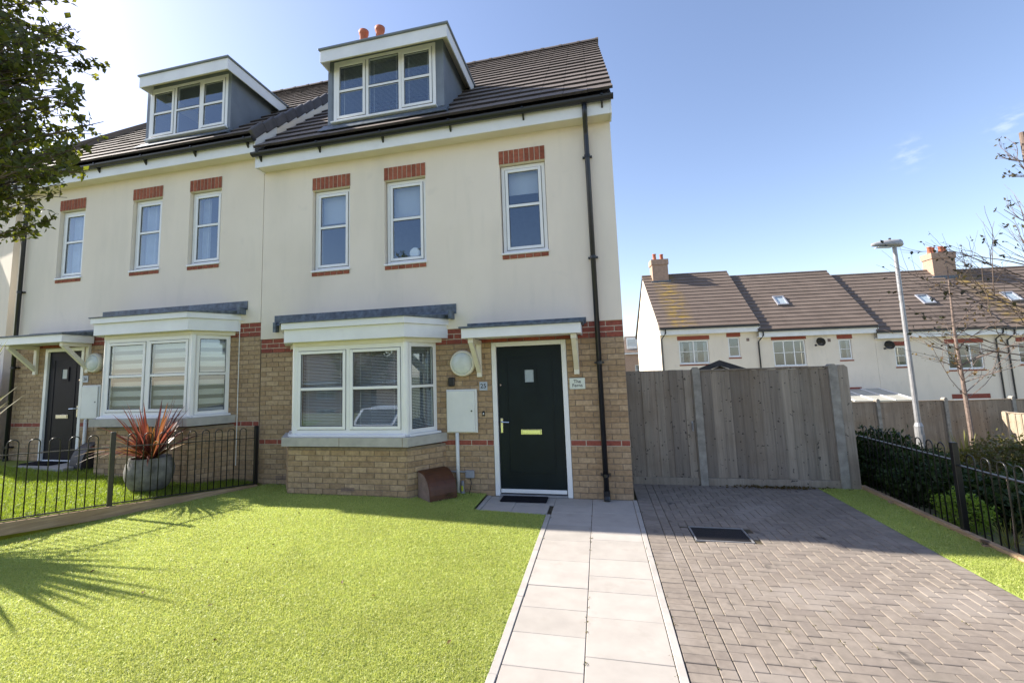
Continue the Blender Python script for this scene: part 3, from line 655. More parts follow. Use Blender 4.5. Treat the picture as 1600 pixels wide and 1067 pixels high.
    def ring(o, z0, z1, m, nm):  # a board that runs round the bay
        a = [(bw0 + .05 - o * .7, .006), (fx0 - o * .42, fy - o), (fx1 + o * .42, fy - o), (bw1 - .05 + o * .7, .006)]
        part(nm, MB().prism(a, 2, z0, z1), m, bay)
    ring(.155, zw1 + .06, zw1 + .245, 'fascia', 'fascia_board'); ring(.20, zw1 + .247, zw1 + .335, 'fascia', 'fascia_board'); ring(.02, zw1 - .0, zw1 + .058, 'cream_paint', 'head_board')
    a = [(bw0 + .05 - .16, .006), (fx0 - .10, fy - .225), (fx1 + .10, fy - .225), (bw1 - .05 + .16, .006)]; zt0, zt1 = zw1 + .337, zw1 + .50
    V = [(x, y, zt0) for x, y in a] + [(x, y, zt0 + .014) for x, y in a[1:3]] + [(a[3][0] + .0, -.01, zt1 - .1), (a[0][0], -.01, zt1 - .1)]
    part('lead_roof', MB(), 'lead', bay) if False else None
    m = MB(); m.add(V, [(3, 2, 1, 0), (1, 2, 5, 4), (4, 5, 6, 7), (2, 3, 6, 5), (0, 1, 4, 7), (0, 7, 6, 3)]); part('lead_roof', m, 'lead', bay)
    m = MB(); m.box(bw0 - .24, -.026, zt1 - .09, bw1 + .20, -.0145, zt1 + .055); m.add([(bw0 - .2, -.03, zt1 - .06), (bw1 + .16, -.03, zt1 - .06), (bw1 + .16, -.1, zt1 - .115), (bw0 - .2, -.1, zt1 - .115)], [(0, 1, 2, 3)])
    m.box(bw1 + .12, -.16, zt0 - .01, bw1 + .17, -.0145, zt1 - .06).box(bw0 - .21, -.10, zt0 - .05, bw0 - .16, -.0145, zt1 - .06)
    part('lead_flashing', m, 'lead', bay)
    # door
    dm = 'door' if c['mir'] > 0 else 'doornavy'
    df = part('door', MB().box(dx0 + .075, .035, Zb + .055, dx1 - .075, .08, dtop - .07, .003), dm, H)
    yf = -.002
    part('door_frame', MB().box(dx0 + .002, yf, Zb + .003, dx0 + .068, .1, dtop - .002, .004).box(dx1 - .068, yf, Zb + .003, dx1 - .002, .1, dtop - .002, .004).box(dx0 + .068, yf + .001, dtop - .064, dx1 - .068, .1, dtop - .002, .004), 'upvc', df)
    part('threshold', MB().box(dx0 + .068, -.02, Zb + .002, dx1 - .068, .1, Zb + .03, .003), 'galv', df)
    part('weather_bar', MB().box(dx0 + .078, .012, Zb + .045, dx1 - .078, .034, Zb + .095, .004), 'upvc', df)
    cx = (dx0 + dx1) / 2; s = c['mir']; zl = Zb + .855
    part('letter_plate', MB().box(cx - .145, .022, zl - .036, cx + .145, .036, zl + .036, .004).box(cx - .13, .014, zl - .024, cx + .13, .0225, zl + .03, .004), 'chrome', df)
    hx = dx0 + .115 if s > 0 else dx1 - .115
    part('handle', MB().box(hx - .018, .022, Zb + .84, hx + .018, .034, Zb + 1.045, .006).tube([(hx, .022, Zb + .995), (hx, -.02, Zb + .995), (hx + s * .015, -.03, Zb + .995), (hx + s * .115, -.03, Zb + .992)], .010, 8), 'chrome', df)
    part('spyhole', MB().tube([(hx + .0, .036, Zb + 1.50), (hx + .0, .028, Zb + 1.50)], .012, 10), 'chrome', df)
    gz = Zb + 1.615; part('glazing_surround', MB().panel(cx - .10, cx + .10, gz - .13, gz + .13, .022, .04, [(cx - .062, cx + .062, gz - .085, gz + .085)]), dm, df)
    part('obscure_pane', MB().box(cx - .061, .030, gz - .084, cx + .061, .0345, gz + .084), 'frost', df)
    mb = MB()       # moulded panel on the door skin
    for o_, w_ in ((.13, .012),):
        mb.panel(dx0 + .075 + o_, dx1 - .075 - o_, Zb + .30, dtop - .21, .029, .036, [(dx0 + .087 + o_, dx1 - .087 - o_, Zb + .312, dtop - .222)])
    part('door_moulding', mb, dm, df)
    # canopy
    k0_, k1_ = c['canopy']; zc = Zb + 2.15; cd = c['cd']
    cn = part('canopy', MB().box(k0_ + .02, -cd + .02, zc, k1_ - .02, -.015, zc + .016), 'fascia', H)
    part('fascia_board', MB().box(k0_, -cd, zc - .012, k1_, -cd + .02, zc + .118, .003).box(k0_, -cd + .0205, zc - .012, k0_ + .02, -.015, zc + .118, .003).box(k1_ - .02, -cd + .0205, zc - .012, k1_, -.015, zc + .118, .003), 'fascia', cn)
    m = MB(); m.prism([(-cd - .03, zc + .119), (-.014, zc + .119), (-.014, zc + .20), (-cd - .03, zc + .142)], 0, k0_ - .03, k1_ + .03); m.box(k0_ - .06, -.022, zc + .15, k1_ + .06, -.0145, zc + .235)
    part('lead_roof', m, 'lead', cn)
    for bxx in c['brackets']:
        b = MB(); b.box(bxx - .035, -.05, zc - .53, bxx + .035, -.002, zc - .013, .004).box(bxx - .035, -cd + .06, zc - .075, bxx + .035, -.051, zc - .013, .004)
        b.prism([(-.052, zc - .47), (-.052, zc - .38), (-cd + .16, zc - .077), (-cd + .07, zc - .077)], 0, bxx - .03, bxx + .03)
        part('bracket', b, 'cream_paint', cn)
    # eaves
    fz0, fz1 = ze - .002, ze + .176; ex0, ex1 = c['eave']
    part('fascia', MB().box(ex0, -.24, fz0 - .01, ex1, -.22, fz1, .002), 'fascia', H)
    part('soffit', MB().box(ex0 + .001, -.2195, ze + .0, ex1 - .001, .1, ze + .02), 'soffit', H)
    part('box_end', MB().prism([(-.2405, fz0 - .01), (-.0, fz0 - .01), (.0, fz1 + .02), (-.2405, fz1 + .01)], 0, ex1 + .0005, ex1 + .022).prism([(-.2405, fz0 - .01), (-.0, fz0 - .01), (.0, fz1 + .02), (-.2405, fz1 + .01)], 0, ex0 - .022, ex0 - .0005), 'fascia', H)
    g = MB(); gy, gz = -.298, ze + .205; rr = .056; nseg = 8
    prof = [(gy + rr * math.cos(PI + PI * i / nseg), gz + rr * math.sin(PI + PI * i / nseg)) for i in range(nseg + 1)]; prof2 = [(gy + (y_ - gy) * .9, gz + (z_ - gz) * .9) for y_, z_ in prof[::-1]]
    g.prism(prof + prof2, 0, ex0 - .03, ex1 + .05)
    for xx in (ex0 - .03, ex1 + .042): g.prism(prof, 0, xx, xx + .008)
    gt = part('gutter', g, 'black', H)
    n = 6
    for i in range(n):
        xx = ex0 + .1 + (ex1 - ex0 - .2) * i / (n - 1)
        part('gutter_bracket', MB().box(xx - .014, gy - .066, gz - .01, xx + .014, gy - .057, gz + .012).prism([(-.245, gz - .13), (-.2405, gz - .13), (-.2405, gz + .0), (gy - .03, gz - .053), (gy, gz - .062)], 0, xx - .012, xx + .012), 'black', gt)
    dp = c['pipe']; m = MB(); px = dp
    m.tube([(px, gy + .01, gz - .05), (px, gy + .01, gz - .16), (px, gy + .03, gz - .22), (px, -.09, ze - .14), (px, -.075, ze - .22), (px, -.075, Zb + .05)], .034, 12)
    po = part('downpipe', m, 'black', H, smooth=True)
    for z in (ze - .5, 3.19 + zo, 1.765 + zo, .32 + zo): part('pipe_clip', MB().tube([(px, -.075, z - .02), (px, -.075, z + .02)], .042, 12).box(px - .065, -.05, z - .012, px + .065, -.0145 if z > zr else -.002, z + .012), 'black', po)
    part('pipe_shoe', MB().tube([(px, -.075, Zb + .13), (px, -.075, Zb + .06), (px, -.10, Zb + .01)], .042, 12), 'black', po)
    # roof: boarding, battens of tiles laid one by one
    ry0, rz0 = -.31, 5.40 + zo
    rx0, rx1 = c['roof']; ridge_z = rz0 + (RIDGE_Y - ry0) * TS; Ls = (RIDGE_Y - ry0) / CS
    dm0, dm1, dyf, dzt, dzo = c['dormer']; 
    rf = part('roof', MB().prism([(ry0 + .02, rz0 - .035), (RIDGE_Y, ridge_z - .035), (2 * RIDGE_Y - ry0, rz0 - .035), (2 * RIDGE_Y - ry0, rz0 - .075), (RIDGE_Y, ridge_z - .085), (ry0 + .02, rz0 - .075)], 0, rx0 + .03, rx1 - .03), 'darkgrey', H)
    rows = 17; gg = Ls / rows; ncol = 17; tw = (rx1 - rx0) / ncol
    for r_ in range(rows):
        for i in range(ncol):
            xa = rx0 + i * tw; s0 = r_ * gg; yc = ry0 + s0 * CS; 
            if xa > dm0 - .02 and xa + tw < dm1 + .02 and dyf + .05 < yc < dyf + .75: continue
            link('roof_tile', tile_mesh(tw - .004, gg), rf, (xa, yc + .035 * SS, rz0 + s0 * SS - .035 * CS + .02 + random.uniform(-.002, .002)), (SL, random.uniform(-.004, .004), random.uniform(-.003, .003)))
    for i in range(13):
        L_ = (rx1 - rx0) / 13; xa = rx0 + i * L_
        m = MB(); pr = [(.13 * math.cos(t), .10 * math.sin(t)) for t in [PI * j / 8 for j in range(9)]]; pi_ = [(.11 * math.cos(t), .08 * math.sin(t)) for t in [PI * j / 8 for j in range(9)]][::-1]
        me = cached(('ridge', round(L_, 3)), lambda: MB().prism(pr + pi_, 0, .003, L_ - .003).prism([(y * 1.06, z * 1.08) for y, z in pr], 0, L_ - .035, L_ + .03).mesh('ridge_tile', 'tile'))
        link('ridge_tile', me, rf, (xa, RIDGE_Y, ridge_z - .035))
    vx = rx1
    if c.get('verge'):
        nV = rows
        for i in range(nV):
            s0 = i * gg; me = cached(('vcap', round(gg, 3)), lambda: MB().box(-.035, .004, -.115, .035, gg + .012, .05, .014).mesh('verge_cap', 'slatecap'))
            link('verge_cap', me, rf, (vx + .012, ry0 - .02 + s0 * CS, rz0 + s0 * SS + .01), (SL + .075, 0, 0))
        m = MB(); m.prism([(ry0 + .07, rz0 - .02), (RIDGE_Y, ridge_z - .12), (RIDGE_Y, ridge_z - .32), (ry0 + .07, rz0 - .20)], 0, vx - .012, vx + .018); part('bargeboard', m, 'fascia', H)
    else:
        m = MB(); m.prism([(ry0 + .03, rz0 - .03), (RIDGE_Y, ridge_z - .06), (RIDGE_Y, ridge_z - .14), (ry0 + .03, rz0 - .11)], 0, vx - .055, vx - .03); part('bargeboard', m, 'darkgrey', H)
    # dormer
    z0d = c['dz']; zb_ = z0d - .14
    roofz = lambda y: rz0 + (y - ry0) * TS
    yb = dyf + (dzt - (roofz(dyf))) / TS + .15
    wx0, wx1, wz0, wz1 = c['dwin']
    dr = part('dormer', MB().panel(dm0, dm1, zb_, dzt, dyf, dyf + .1, [(wx0, wx1, wz0, wz1)]), 'clad', H)
    for xx, w_ in ((dm0, .1), (dm1 - .1, .1)):
        part('cheek', MB().prism([(dyf + .1005, roofz(dyf) - .1), (dyf + .1005, dzt), (yb, dzt), (yb, roofz(yb) - .12)], 0, xx, xx + w_), 'clad', dr)
    for xx in (dm0 - .004, dm1 - .07): part('corner_trim', MB().box(xx, dyf - .006, zb_ + .12, xx + .074, dyf + .1, dzt - .001), 'clad', dr)
    part('apron_flashing', MB().prism([(dyf - .004, zb_ + .10), (dyf - .004, zb_ - .0), (dyf - .17, roofz(dyf - .17) + .072), (dyf - .18, roofz(dyf - .17) + .078), (dyf - .012, zb_ + .11)], 0, dm0 - .08, dm1 + .08), 'lead', dr)
    window(dr, wx0 + .003, wx1 - .003, wz0 + .003, wz1 - .003, dyf - .012, 3, sash=[True, False, True], blind=c['dblind'], fr=.055, midz=.50, out=.01)
    d0, d1 = dm0 + c['dl'], dm1 + .15; fy0 = dyf - .26; rise = .16
    zt_ = dzt - .225; ybk = c['dback']
    # flat roof with deep white fascia, falling slightly to the front
    part('dormer_soffit', MB().box(d0 + .02, fy0 + .02, zt_ + .175, d1 - .02, dyf - .013, zt_ + .185).box(dm1 + .001, dyf - .0125, zt_ + .175, d1 - .02, ybk - .1, zt_ + .185).box(d0 + .02, dyf - .0125, zt_ + .175, dm0 - .001, ybk - .1, zt_ + .185), 'soffit', dr)
    part('dormer_fascia', MB().box(d0, fy0, zt_, d1, fy0 + .018, zt_ + .20, .002).box(d1 - .018, fy0 + .0185, zt_, d1, ybk, zt_ + .20, .002).box(d0, fy0 + .0185, zt_, d0 + .018, ybk, zt_ + .20, .002), 'fascia', dr)
    part('dormer_roof', MB().box(d0 - .025, fy0 - .03, zt_ + .201, d1 + .025, ybk + .3, zt_ + .235, .006), 'clad', dr)
    if c.get('chimney'):
        ch = part('chimney', MB().box(-6.3, RIDGE_Y - .45, ridge_z - 1, -5.3, RIDGE_Y + .25, ridge_z + .86).box(-6.34, RIDGE_Y - .49, ridge_z + .861, -5.26, RIDGE_Y + .29, ridge_z + .96), 'tan_brick', H)
        for xx in c['chimney']:
            part('chimney_pot', MB().lathe([(.13, 0), (.12, .12), (.105, .45), (.13, .47), (.135, .56), (.10, .56), (.09, .3)], 18, (xx, RIDGE_Y - .1, ridge_z + .96)), 'terracotta', ch, smooth=True)
    return H
HR = build_house(dict(X0=-5.62, X1=0., zo=0., mir=1, label='right half of the pair, cream house with dark green front door and black corner downpipe', bay=(-4.73, -2.90), door=(-1.815, -.765), dh=2.10, k0=-1, kb=0, nb=235,
    wins=[(-1.60, -.932, 3.365, 4.70), (-3.435, -2.757, 3.365, 4.70), (-4.70, -4.03, 3.365, 4.70)], blinds=[('roller', .26), ('roller', .42), ('roller', .36)], bayblind='venetian',
    canopy=(-2.09, -.535), cd=.53, brackets=(-1.985, -.635), eave=(-5.60, .0), pipe=-.335, roof=(-5.60, .055), dormer=(-4.44, -2.43, .0, 6.94, 0), dz=5.81, dwin=(-4.335, -2.555, 5.80, 6.87), dblind='venetian', dl=.01, dback=1.52, chimney=(-6.06, -5.58)))
HL = build_house(dict(X0=-11.12, X1=-5.63, zo=.28, mir=-1, label='left half of the pair, cream house with navy front door and striped bay blinds', bay=(-8.30, -6.47), door=(-10.27, -9.33), dh=2.09, k0=-3, kb=-2, nb=190,
    wins=[(-7.135, -6.478, 3.672, 4.982), (-8.393, -7.735, 3.672, 4.982), (-10.145, -9.52, 3.672, 4.978)], blinds=[('curtain', .3, .12), ('curtain', .55, .3), ('curtain', .45, .4)], bayblind='zebra',
    canopy=(-10.62, -9.10), cd=.53, brackets=(-10.45, -9.20), eave=(-11.12, -5.66), pipe=-10.93, roof=(-11.17, -5.66), dormer=(-8.23, -6.38, .02, 7.21, .28), dz=6.09, dwin=(-8.165, -6.44, 6.10, 7.10), dblind=None, dl=.10, dback=1.52, verge=True))
tag(part('round_plate', MB().lathe([(0, .012), (.07, .012), (.086, 0), (.07, -.008), (0, -.008)], 28, (-3.0, .125, 3.545), 'y'), 'plate'), 'round white plate standing inside the middle upper window of the right house', 'plate')

# ------------------------------------------------------------------ fittings on the two fronts
def wall_lamp(x, z, label, d=.19):
    t = thing('wall_lamp', label, 'wall lamp', (x, 0, z), 0, 'round bulkhead lamps by the front doors')
    part('lamp_body', MB().lathe([(0, 0), (d, 0), (d, .06), (d * .93, .085), (d * .84, .088), (d * .84, .05)], 32, axis='y'), 'cream_paint', t, smooth=True)
    part('lamp_shade', MB().lathe([(d * .86, .06), (d * .84, .086), (d * .7, .106), (d * .45, .119), (d * .2, .125), (0, .126)], 32, axis='y'), 'lampglass', t, smooth=True)
wall_lamp(-2.225, 1.82, 'round white bulkhead lamp left of the dark green door', .185)
wall_lamp(-9.02, 2.07, 'round white bulkhead lamp right of the navy door', .17)
def meter(x0, x1, z0, z1, label, pipe_x, zb):
    t = thing('meter_box', label, 'meter box', ((x0 + x1) / 2, 0, z0), 0, 'white meter boxes beside the front doors'); w_, h = (x1 - x0) / 2, z1 - z0
    part('box_body', MB().box(-w_, -.035, 0, w_, .0, h, .006), 'meter', t); part('box_door', MB().box(-w_ + .012, -.056, .012, w_ - .03, -.0355, h - .02, .006), 'meter', t)
    part('box_lock', MB().tube([(w_ - .075, -.056, h * .5), (w_ - .075, -.06, h * .5)], .012, 8), 'black', t)
    part('cable_pipe', MB().tube([(pipe_x, -.03, 0), (pipe_x, -.03, zb - z0)], .026, 10), 'meter', t, smooth=True)
meter(-2.485, -2.035, .852, 1.455, 'white meter box left of the dark green door with white pipe below', -.075, .02)
meter(-9.27, -8.86, 1.09, 1.68, 'white meter box right of the navy door', -.09, .28)
t = thing('number_plate', 'square house number plate 25 left of the dark green door', 'number plate', (-1.94, 0, 1.492)); part('plate', MB().box(-.058, -.012, -.060, .058, .0, .060, .003), 'signblue', t); text('25', .088, t, (0, -.0128, 0))
t = thing('number_plate', 'small square house number plate right of the navy door', 'number plate', (-9.255, 0, 1.79)); part('plate', MB().box(-.062, -.012, -.060, .062, .0, .060, .003), 'signblue', t); text('26', .085, t, (0, -.0128, 0))
t = thing('name_sign', 'pale rectangular house name sign right of the dark green door', 'house sign', (-.637, 0, 1.496)); part('plate', MB().box(-.103, -.014, -.074, .103, .0, .074, .003), 'signwhite', t); text('The\nFerns', .062, t, (0, -.0148, 0), spacing=.82)
t = thing('motion_sensor', 'small black sensor box under the round lamp of number 25', 'sensor', (-2.405, 0, 1.565)); part('sensor_body', MB().box(-.048, -.05, -.062, .048, 0, .062, .012), 'black', t); part('sensor_lens', MB().box(-.03, -.0535, -.045, .03, -.0505, .02, .003), 'gasket', t)
t = thing('door_bell', 'tiny black doorbell beside the green door frame', 'doorbell', (-1.95, 0, 1.11)); part('bell_plate', MB().box(-.019, -.012, -.035, .019, 0, .035, .005), 'black', t); part('bell_button', MB().lathe([(0, .016), (.008, .015), (.01, .0125)], 12, axis='y'), 'plate', t)
t = thing('junction_box', 'small grey junction box low on the wall with a dangling cable', 'junction box', (-2.165, 0, .29)); part('box_body', MB().box(-.062, -.045, -.05, .062, 0, .05, .005), 'grey', t)
part('cable', MB().tube([(0, -.02, -.05), (.02, -.03, -.12), (.0, -.03, -.2), (-.02, -.03, -.27)], .005, 6), 'black', t); part('conduit', MB().tube([(-.065, -.03, .03), (-.40, -.03, .035)], .011, 8), 'galv', t)
t = thing('gas_pipe', 'short grey gas riser with yellow tag beside the white pipe', 'pipe', (-2.27, -.04, .0)); part('riser', MB().tube([(0, 0, .0), (0, 0, .20)], .022, 10).tube([(0, 0, .0), (0, 0, .05)], .035, 10), 'grey', t); part('tag', MB().box(-.012, -.028, .07, .016, -.022, .14), 'yellow', t)
def gasbox(x, y, rz, w_, label, z, mat, mside, dep=.36, h=.40):
    t = thing('gas_meter_box', label, 'meter box', (x, y, z), rz, 'domed ground meter boxes')
    pr = [(-.01, 0), (-.01, h)] + [(-.05 - (dep - .05) * math.sin(a), h * (.02 + .98 * math.cos(a) ** .8)) for a in [PI / 2 * i / 10 for i in range(0, 11)]]
    part('lid', MB().prism(pr, 0, -w_, w_), mat, t)
    pr2 = [(y * .93 - .006, z_ * .95) for y, z_ in pr]; part('side_panel', MB().prism(pr2, 0, -w_ - .006, -w_ - .0005), mside, t); part('side_panel', MB().prism(pr2, 0, w_ + .0005, w_ + .006), mside, t)
gasbox(-2.665, -.22, R(51), .205, 'brown domed ground gas meter box beside the right bay window', .03, 'brown', 'browngrey', .33, .37)
gasbox(-8.89, 0, 0, .13, 'dark grey domed ground meter box beside the left bay', .28, 'darkgrey', 'darkgrey', .34, .42)
tag(part('hanging_cable', MB().tube([(-5.93, -.03, 2.66), (-6.0, -.035, 2.66), (-6.012, -.03, 2.60), (-6.015, -.025, 1.5), (-6.012, -.03, .35)], .006, 6), 'plate'), 'thin white cable hanging down the brick wall beside the left bay', 'cable')
tag(part('door_mat', MB().box(-10.15, -.35, .355, -9.45, -.06, .372, .005), 'mat'), 'dark door mat in front of the navy door', 'door mat')
ds = link('door_step', None, kind='structure'); 
for k in range(4): slab(-10.75 + k * .46, -10.29 + k * .46, -.5, -.02, 'paving_slab', 'slab', .35, .1, ds)
m = MB()
for x, z in ((-5.2, .17), (-3.78, .15)): 
    for k in range(4): m.box(x - .1, -.004 if x < -5 else -.485, z - .028 + k * .016, x + .1, .004 if x < -5 else -.476, z - .020 + k * .016)
part('air_brick', m, 'browngrey', HR)

# ------------------------------------------------------------------ bow-top railings
def railing(p0, p1, z0, z1, label, hh=.86, pitch=.172, posts=(True, True), rail=.70, base=.02, group='bow top railings'):
    p0, p1 = Vector((*p0, 0)), Vector((*p1, 0)); d = (p1 - p0); ln = d.length; d = d / ln; ang = math.atan2(d.y, d.x)
    t = thing('bow_top_railing', label, 'railing', (p0.x, p0.y, z0), ang, group); sl = (z1 - z0) / ln
    for k, on in enumerate(posts):
        if on: part('post', MB().box((-.025 if k == 0 else ln - .025), -.025, -.12 + (0 if k == 0 else ln * sl), (.025 if k == 0 else ln + .025), .025, hh + .03 + (0 if k == 0 else ln * sl), .004), 'blackmetal', t)
    a, b = .03, ln - .03
    part('rail', MB().box(a, -.020, 0, b, .020, .010), 'blackmetal', t, loc=(0, 0, rail), rot=(0, -math.atan(sl), 0)); part('rail', MB().box(a, -.020, 0, b, .020, .010), 'blackmetal', t, loc=(0, 0, base), rot=(0, -math.atan(sl), 0))
    n = int((ln - .10) / pitch); x0 = (ln - n * pitch) / 2; r = pitch * .27; top = hh - r
    me = cached(('hoop', pitch, hh), lambda: MB().tube([(-r, 0, base)] + [(-r, 0, top)] + [(r * math.cos(PI - PI * i / 8), 0, top + r * math.sin(PI * i / 8)) for i in range(1, 8)] + [(r, 0, top), (r, 0, base)], .0062, 7).mesh('hoop', 'blackmetal', True))
    for i in range(n): xx = x0 + pitch * (i + .5); link('hoop', me, t, (xx, 0, xx * sl))
    return t
D3 = FA + FD * 3.70
railing(tuple(FA), tuple(FB), .085, .20, 'black bow top railing panel reaching the wall between the two houses', posts=(True, True))
railing(tuple(FB), tuple(D3), .20, .30, 'black bow top railing panel on the left, nearest the camera', posts=(False, True))
def edging(p0, p1, zA, zB, label, name='timber_edging', mat='sleeper', wd=.05, h=.13):
    p0, p1 = Vector((*p0, 0)), Vector((*p1, 0)); d = p1 - p0; ln = d.length; d = d / ln; s = Vector((-d.y, d.x, 0)) * wd / 2
    t = thing(name, label, 'edging', tuple(p0)); m = MB()
    vs = []
    for q, z in ((p0, zA), (p1, zB)):
        q = q - p0
        for sg in (1, -1):
            for dz in (-h, 0): vs.append(tuple(q + s * sg + Vector((0, 0, z + dz))))
    m.add(vs, [(0, 1, 3, 2), (4, 6, 7, 5), (0, 4, 5, 1), (2, 3, 7, 6), (1, 5, 7, 3), (0, 2, 6, 4)]); part('board', m, mat, t)
    for k in range(3):
        q = d * (ln * (k + .5) / 3); z = zA + (zB - zA) * (k + .5) / 3; part('peg', MB().box(-.02, -.02, -.25, .02, .02, -.02), mat, t, loc=tuple(q - s * 1.9 + Vector((0, 0, z))))
    return t
o = np.array([.045, -.02])
edging(tuple(FA + o + FD * -.0), tuple(D3 + o), .10, .315, 'brown timber board edging below the left railing')
RX = 2.985
railing((RX, -.80), (RX, .93), .0, .0, 'black bow top railing panel from the timber fence along the hedge', posts=(True, False), rail=.68, hh=.83)
railing((RX, -2.9), (RX, -.80), -.06, -.06, 'black bow top railing panel at the right edge of the photo', posts=(True, False), rail=.70, hh=.83)
edging((RX - .03, .9), (RX - .03, -3.2), .05, .03, 'grey brown timber edging between right lawn strip and hedge', h=.11)

# ------------------------------------------------------------------ gate and timber fences
def board(w_, h, t=.018): return cached(('bd', round(w_, 3), round(h, 3)), lambda: MB().box(0, -t / 2, 0, w_, t / 2, h, .003).mesh('board', 'wood'))
GY = .92
t = thing('timber_gate', 'weathered grey timber side gate between house corner and concrete post', 'gate', (.055, GY, .03)); n = 9; bw = .885 / n
for i in range(n): link('board', board(bw + .006, 1.58), t, (.007 + i * bw, (i % 2) * .0115 + random.uniform(-.002, .002), .02 + random.uniform(-.004, .004)), (0, random.uniform(-.003, .003), 0))
part('gate_stile', MB().box(-.045, -.022, -.02, .005, .04, 1.60, .004), 'wood', t); part('gate_stile', MB().box(.90, -.022, -.02, .945, .04, 1.60, .004), 'wood', t)
for z in (.2, .8, 1.4): part('ledge', MB().box(.01, .012, z, .88, .04, z + .1), 'wood', t)
part('handle', MB().box(.852, -.028, .72, .878, -.012, .86, .003).tube([(.865, -.03, .75), (.865, -.055, .76), (.865, -.055, .82), (.865, -.03, .83)], .007, 6), 'galv', t)
part('bottom_board', MB().box(0, -.03, -.04, .9, -.0125, .07, .003), 'wood', t)
f = thing('timber_fence', 'weathered grey featheredge fence between two concrete posts at the drive end', 'fence', (1.0, GY, .0))
def fence_panel(par, x0, x1, z0, h, nb, mat='wood', joined=False, cap=True):
    bw = (x1 - x0) / nb; mb = MB()
    for i in range(nb):
        a = x0 + i * bw; dz = random.uniform(-.004, .004)
        if joined:
            mb.rv = random.random(); mb.add([(a, -.004, z0), (a + bw + .012, -.018, z0), (a + bw + .012, .004, z0), (a, .004, z0), (a, -.004, z0 + h), (a + bw + .012, -.018, z0 + h), (a + bw + .012, .004, z0 + h), (a, .004, z0 + h)],
                   [(0, 3, 2, 1), (4, 5, 6, 7), (0, 1, 5, 4), (1, 2, 6, 5), (2, 3, 7, 6), (3, 0, 4, 7)])
        else:
            me = cached(('fe', round(bw, 3), h, mat), lambda: (lambda m: (m.add([(0, -.004, 0), (bw + .014, -.022, 0), (bw + .014, .004, 0), (0, .004, 0), (0, -.004, h), (bw + .014, -.022, h), (bw + .014, .004, h), (0, .004, h)], [(0, 3, 2, 1), (4, 5, 6, 7), (0, 1, 5, 4), (1, 2, 6, 5), (2, 3, 7, 6), (3, 0, 4, 7)]), m.mesh('board', mat))[1])(MB()))
            link('board', me, par, (a, random.uniform(-.002, .003), z0 + dz), (0, random.uniform(-.004, .004), 0))
    if joined: part('fence_panel', mb, mat, par)
    if cap: part('capping_rail', MB().box(x0 - .01, -.03, z0 + h + .001, x1 + .01, .025, z0 + h + .025, .003), mat, par)
fence_panel(f, .075, 1.70, .105, 1.495, 13)
def cpost(par, x, w_=.115, h=1.66, z=-.2, mat='concrete'):
    c = w_ * .3; part('post', MB().prism([(x, z), (x + w_, z), (x + w_, h - .03), (x + w_ - c, h), (x + c, h), (x, h - .03)], 1, -.05, .06), mat, par)
cpost(f, -.03, .10, 1.665); cpost(f, 1.70, .105, 1.65); part('post', MB().prism([(1.806, -.2), (1.93, -.2), (1.93, 1.60), (1.89, 1.635), (1.84, 1.635), (1.806, 1.61)], 1, -.04, .05), 'wood', f)
part('gravel_board', MB().box(.075, -.028, -.02, 1.70, .012, .10, .004), 'wood', f)
for k in range(3): pass
f = thing('timber_fence', 'long brown timber fence with concrete posts behind the shrubs and lamp', 'fence', tuple(spot(13.3, 9.05, -1.25)), -YAW, None)
for k in range(5):
    a = k * 1.93; fence_panel(f, a + .1, a + 1.93, .25, 1.5 - (.02 * k), 17, 'woodwarm', True); part('gravel_board', MB().box(a + .1, -.02, -.1, a + 1.93, .02, .245), 'concrete', f); cpost(f, a, .1, 1.86 - .02 * k, -.3)
f = thing('timber_fence', 'sunlit pale timber fence at the right edge behind the shrubs', 'fence', tuple(spot(13.0, 14.27, -1.25)), -YAW - PI / 2 + .05)
fence_panel(f, .1, 1.9, .1, 1.28, 12, 'woodlit'); cpost(f, -.02, .1, 1.42, -.3, 'woodlit'); cpost(f, 1.9, .1, 1.42, -.3, 'woodlit')

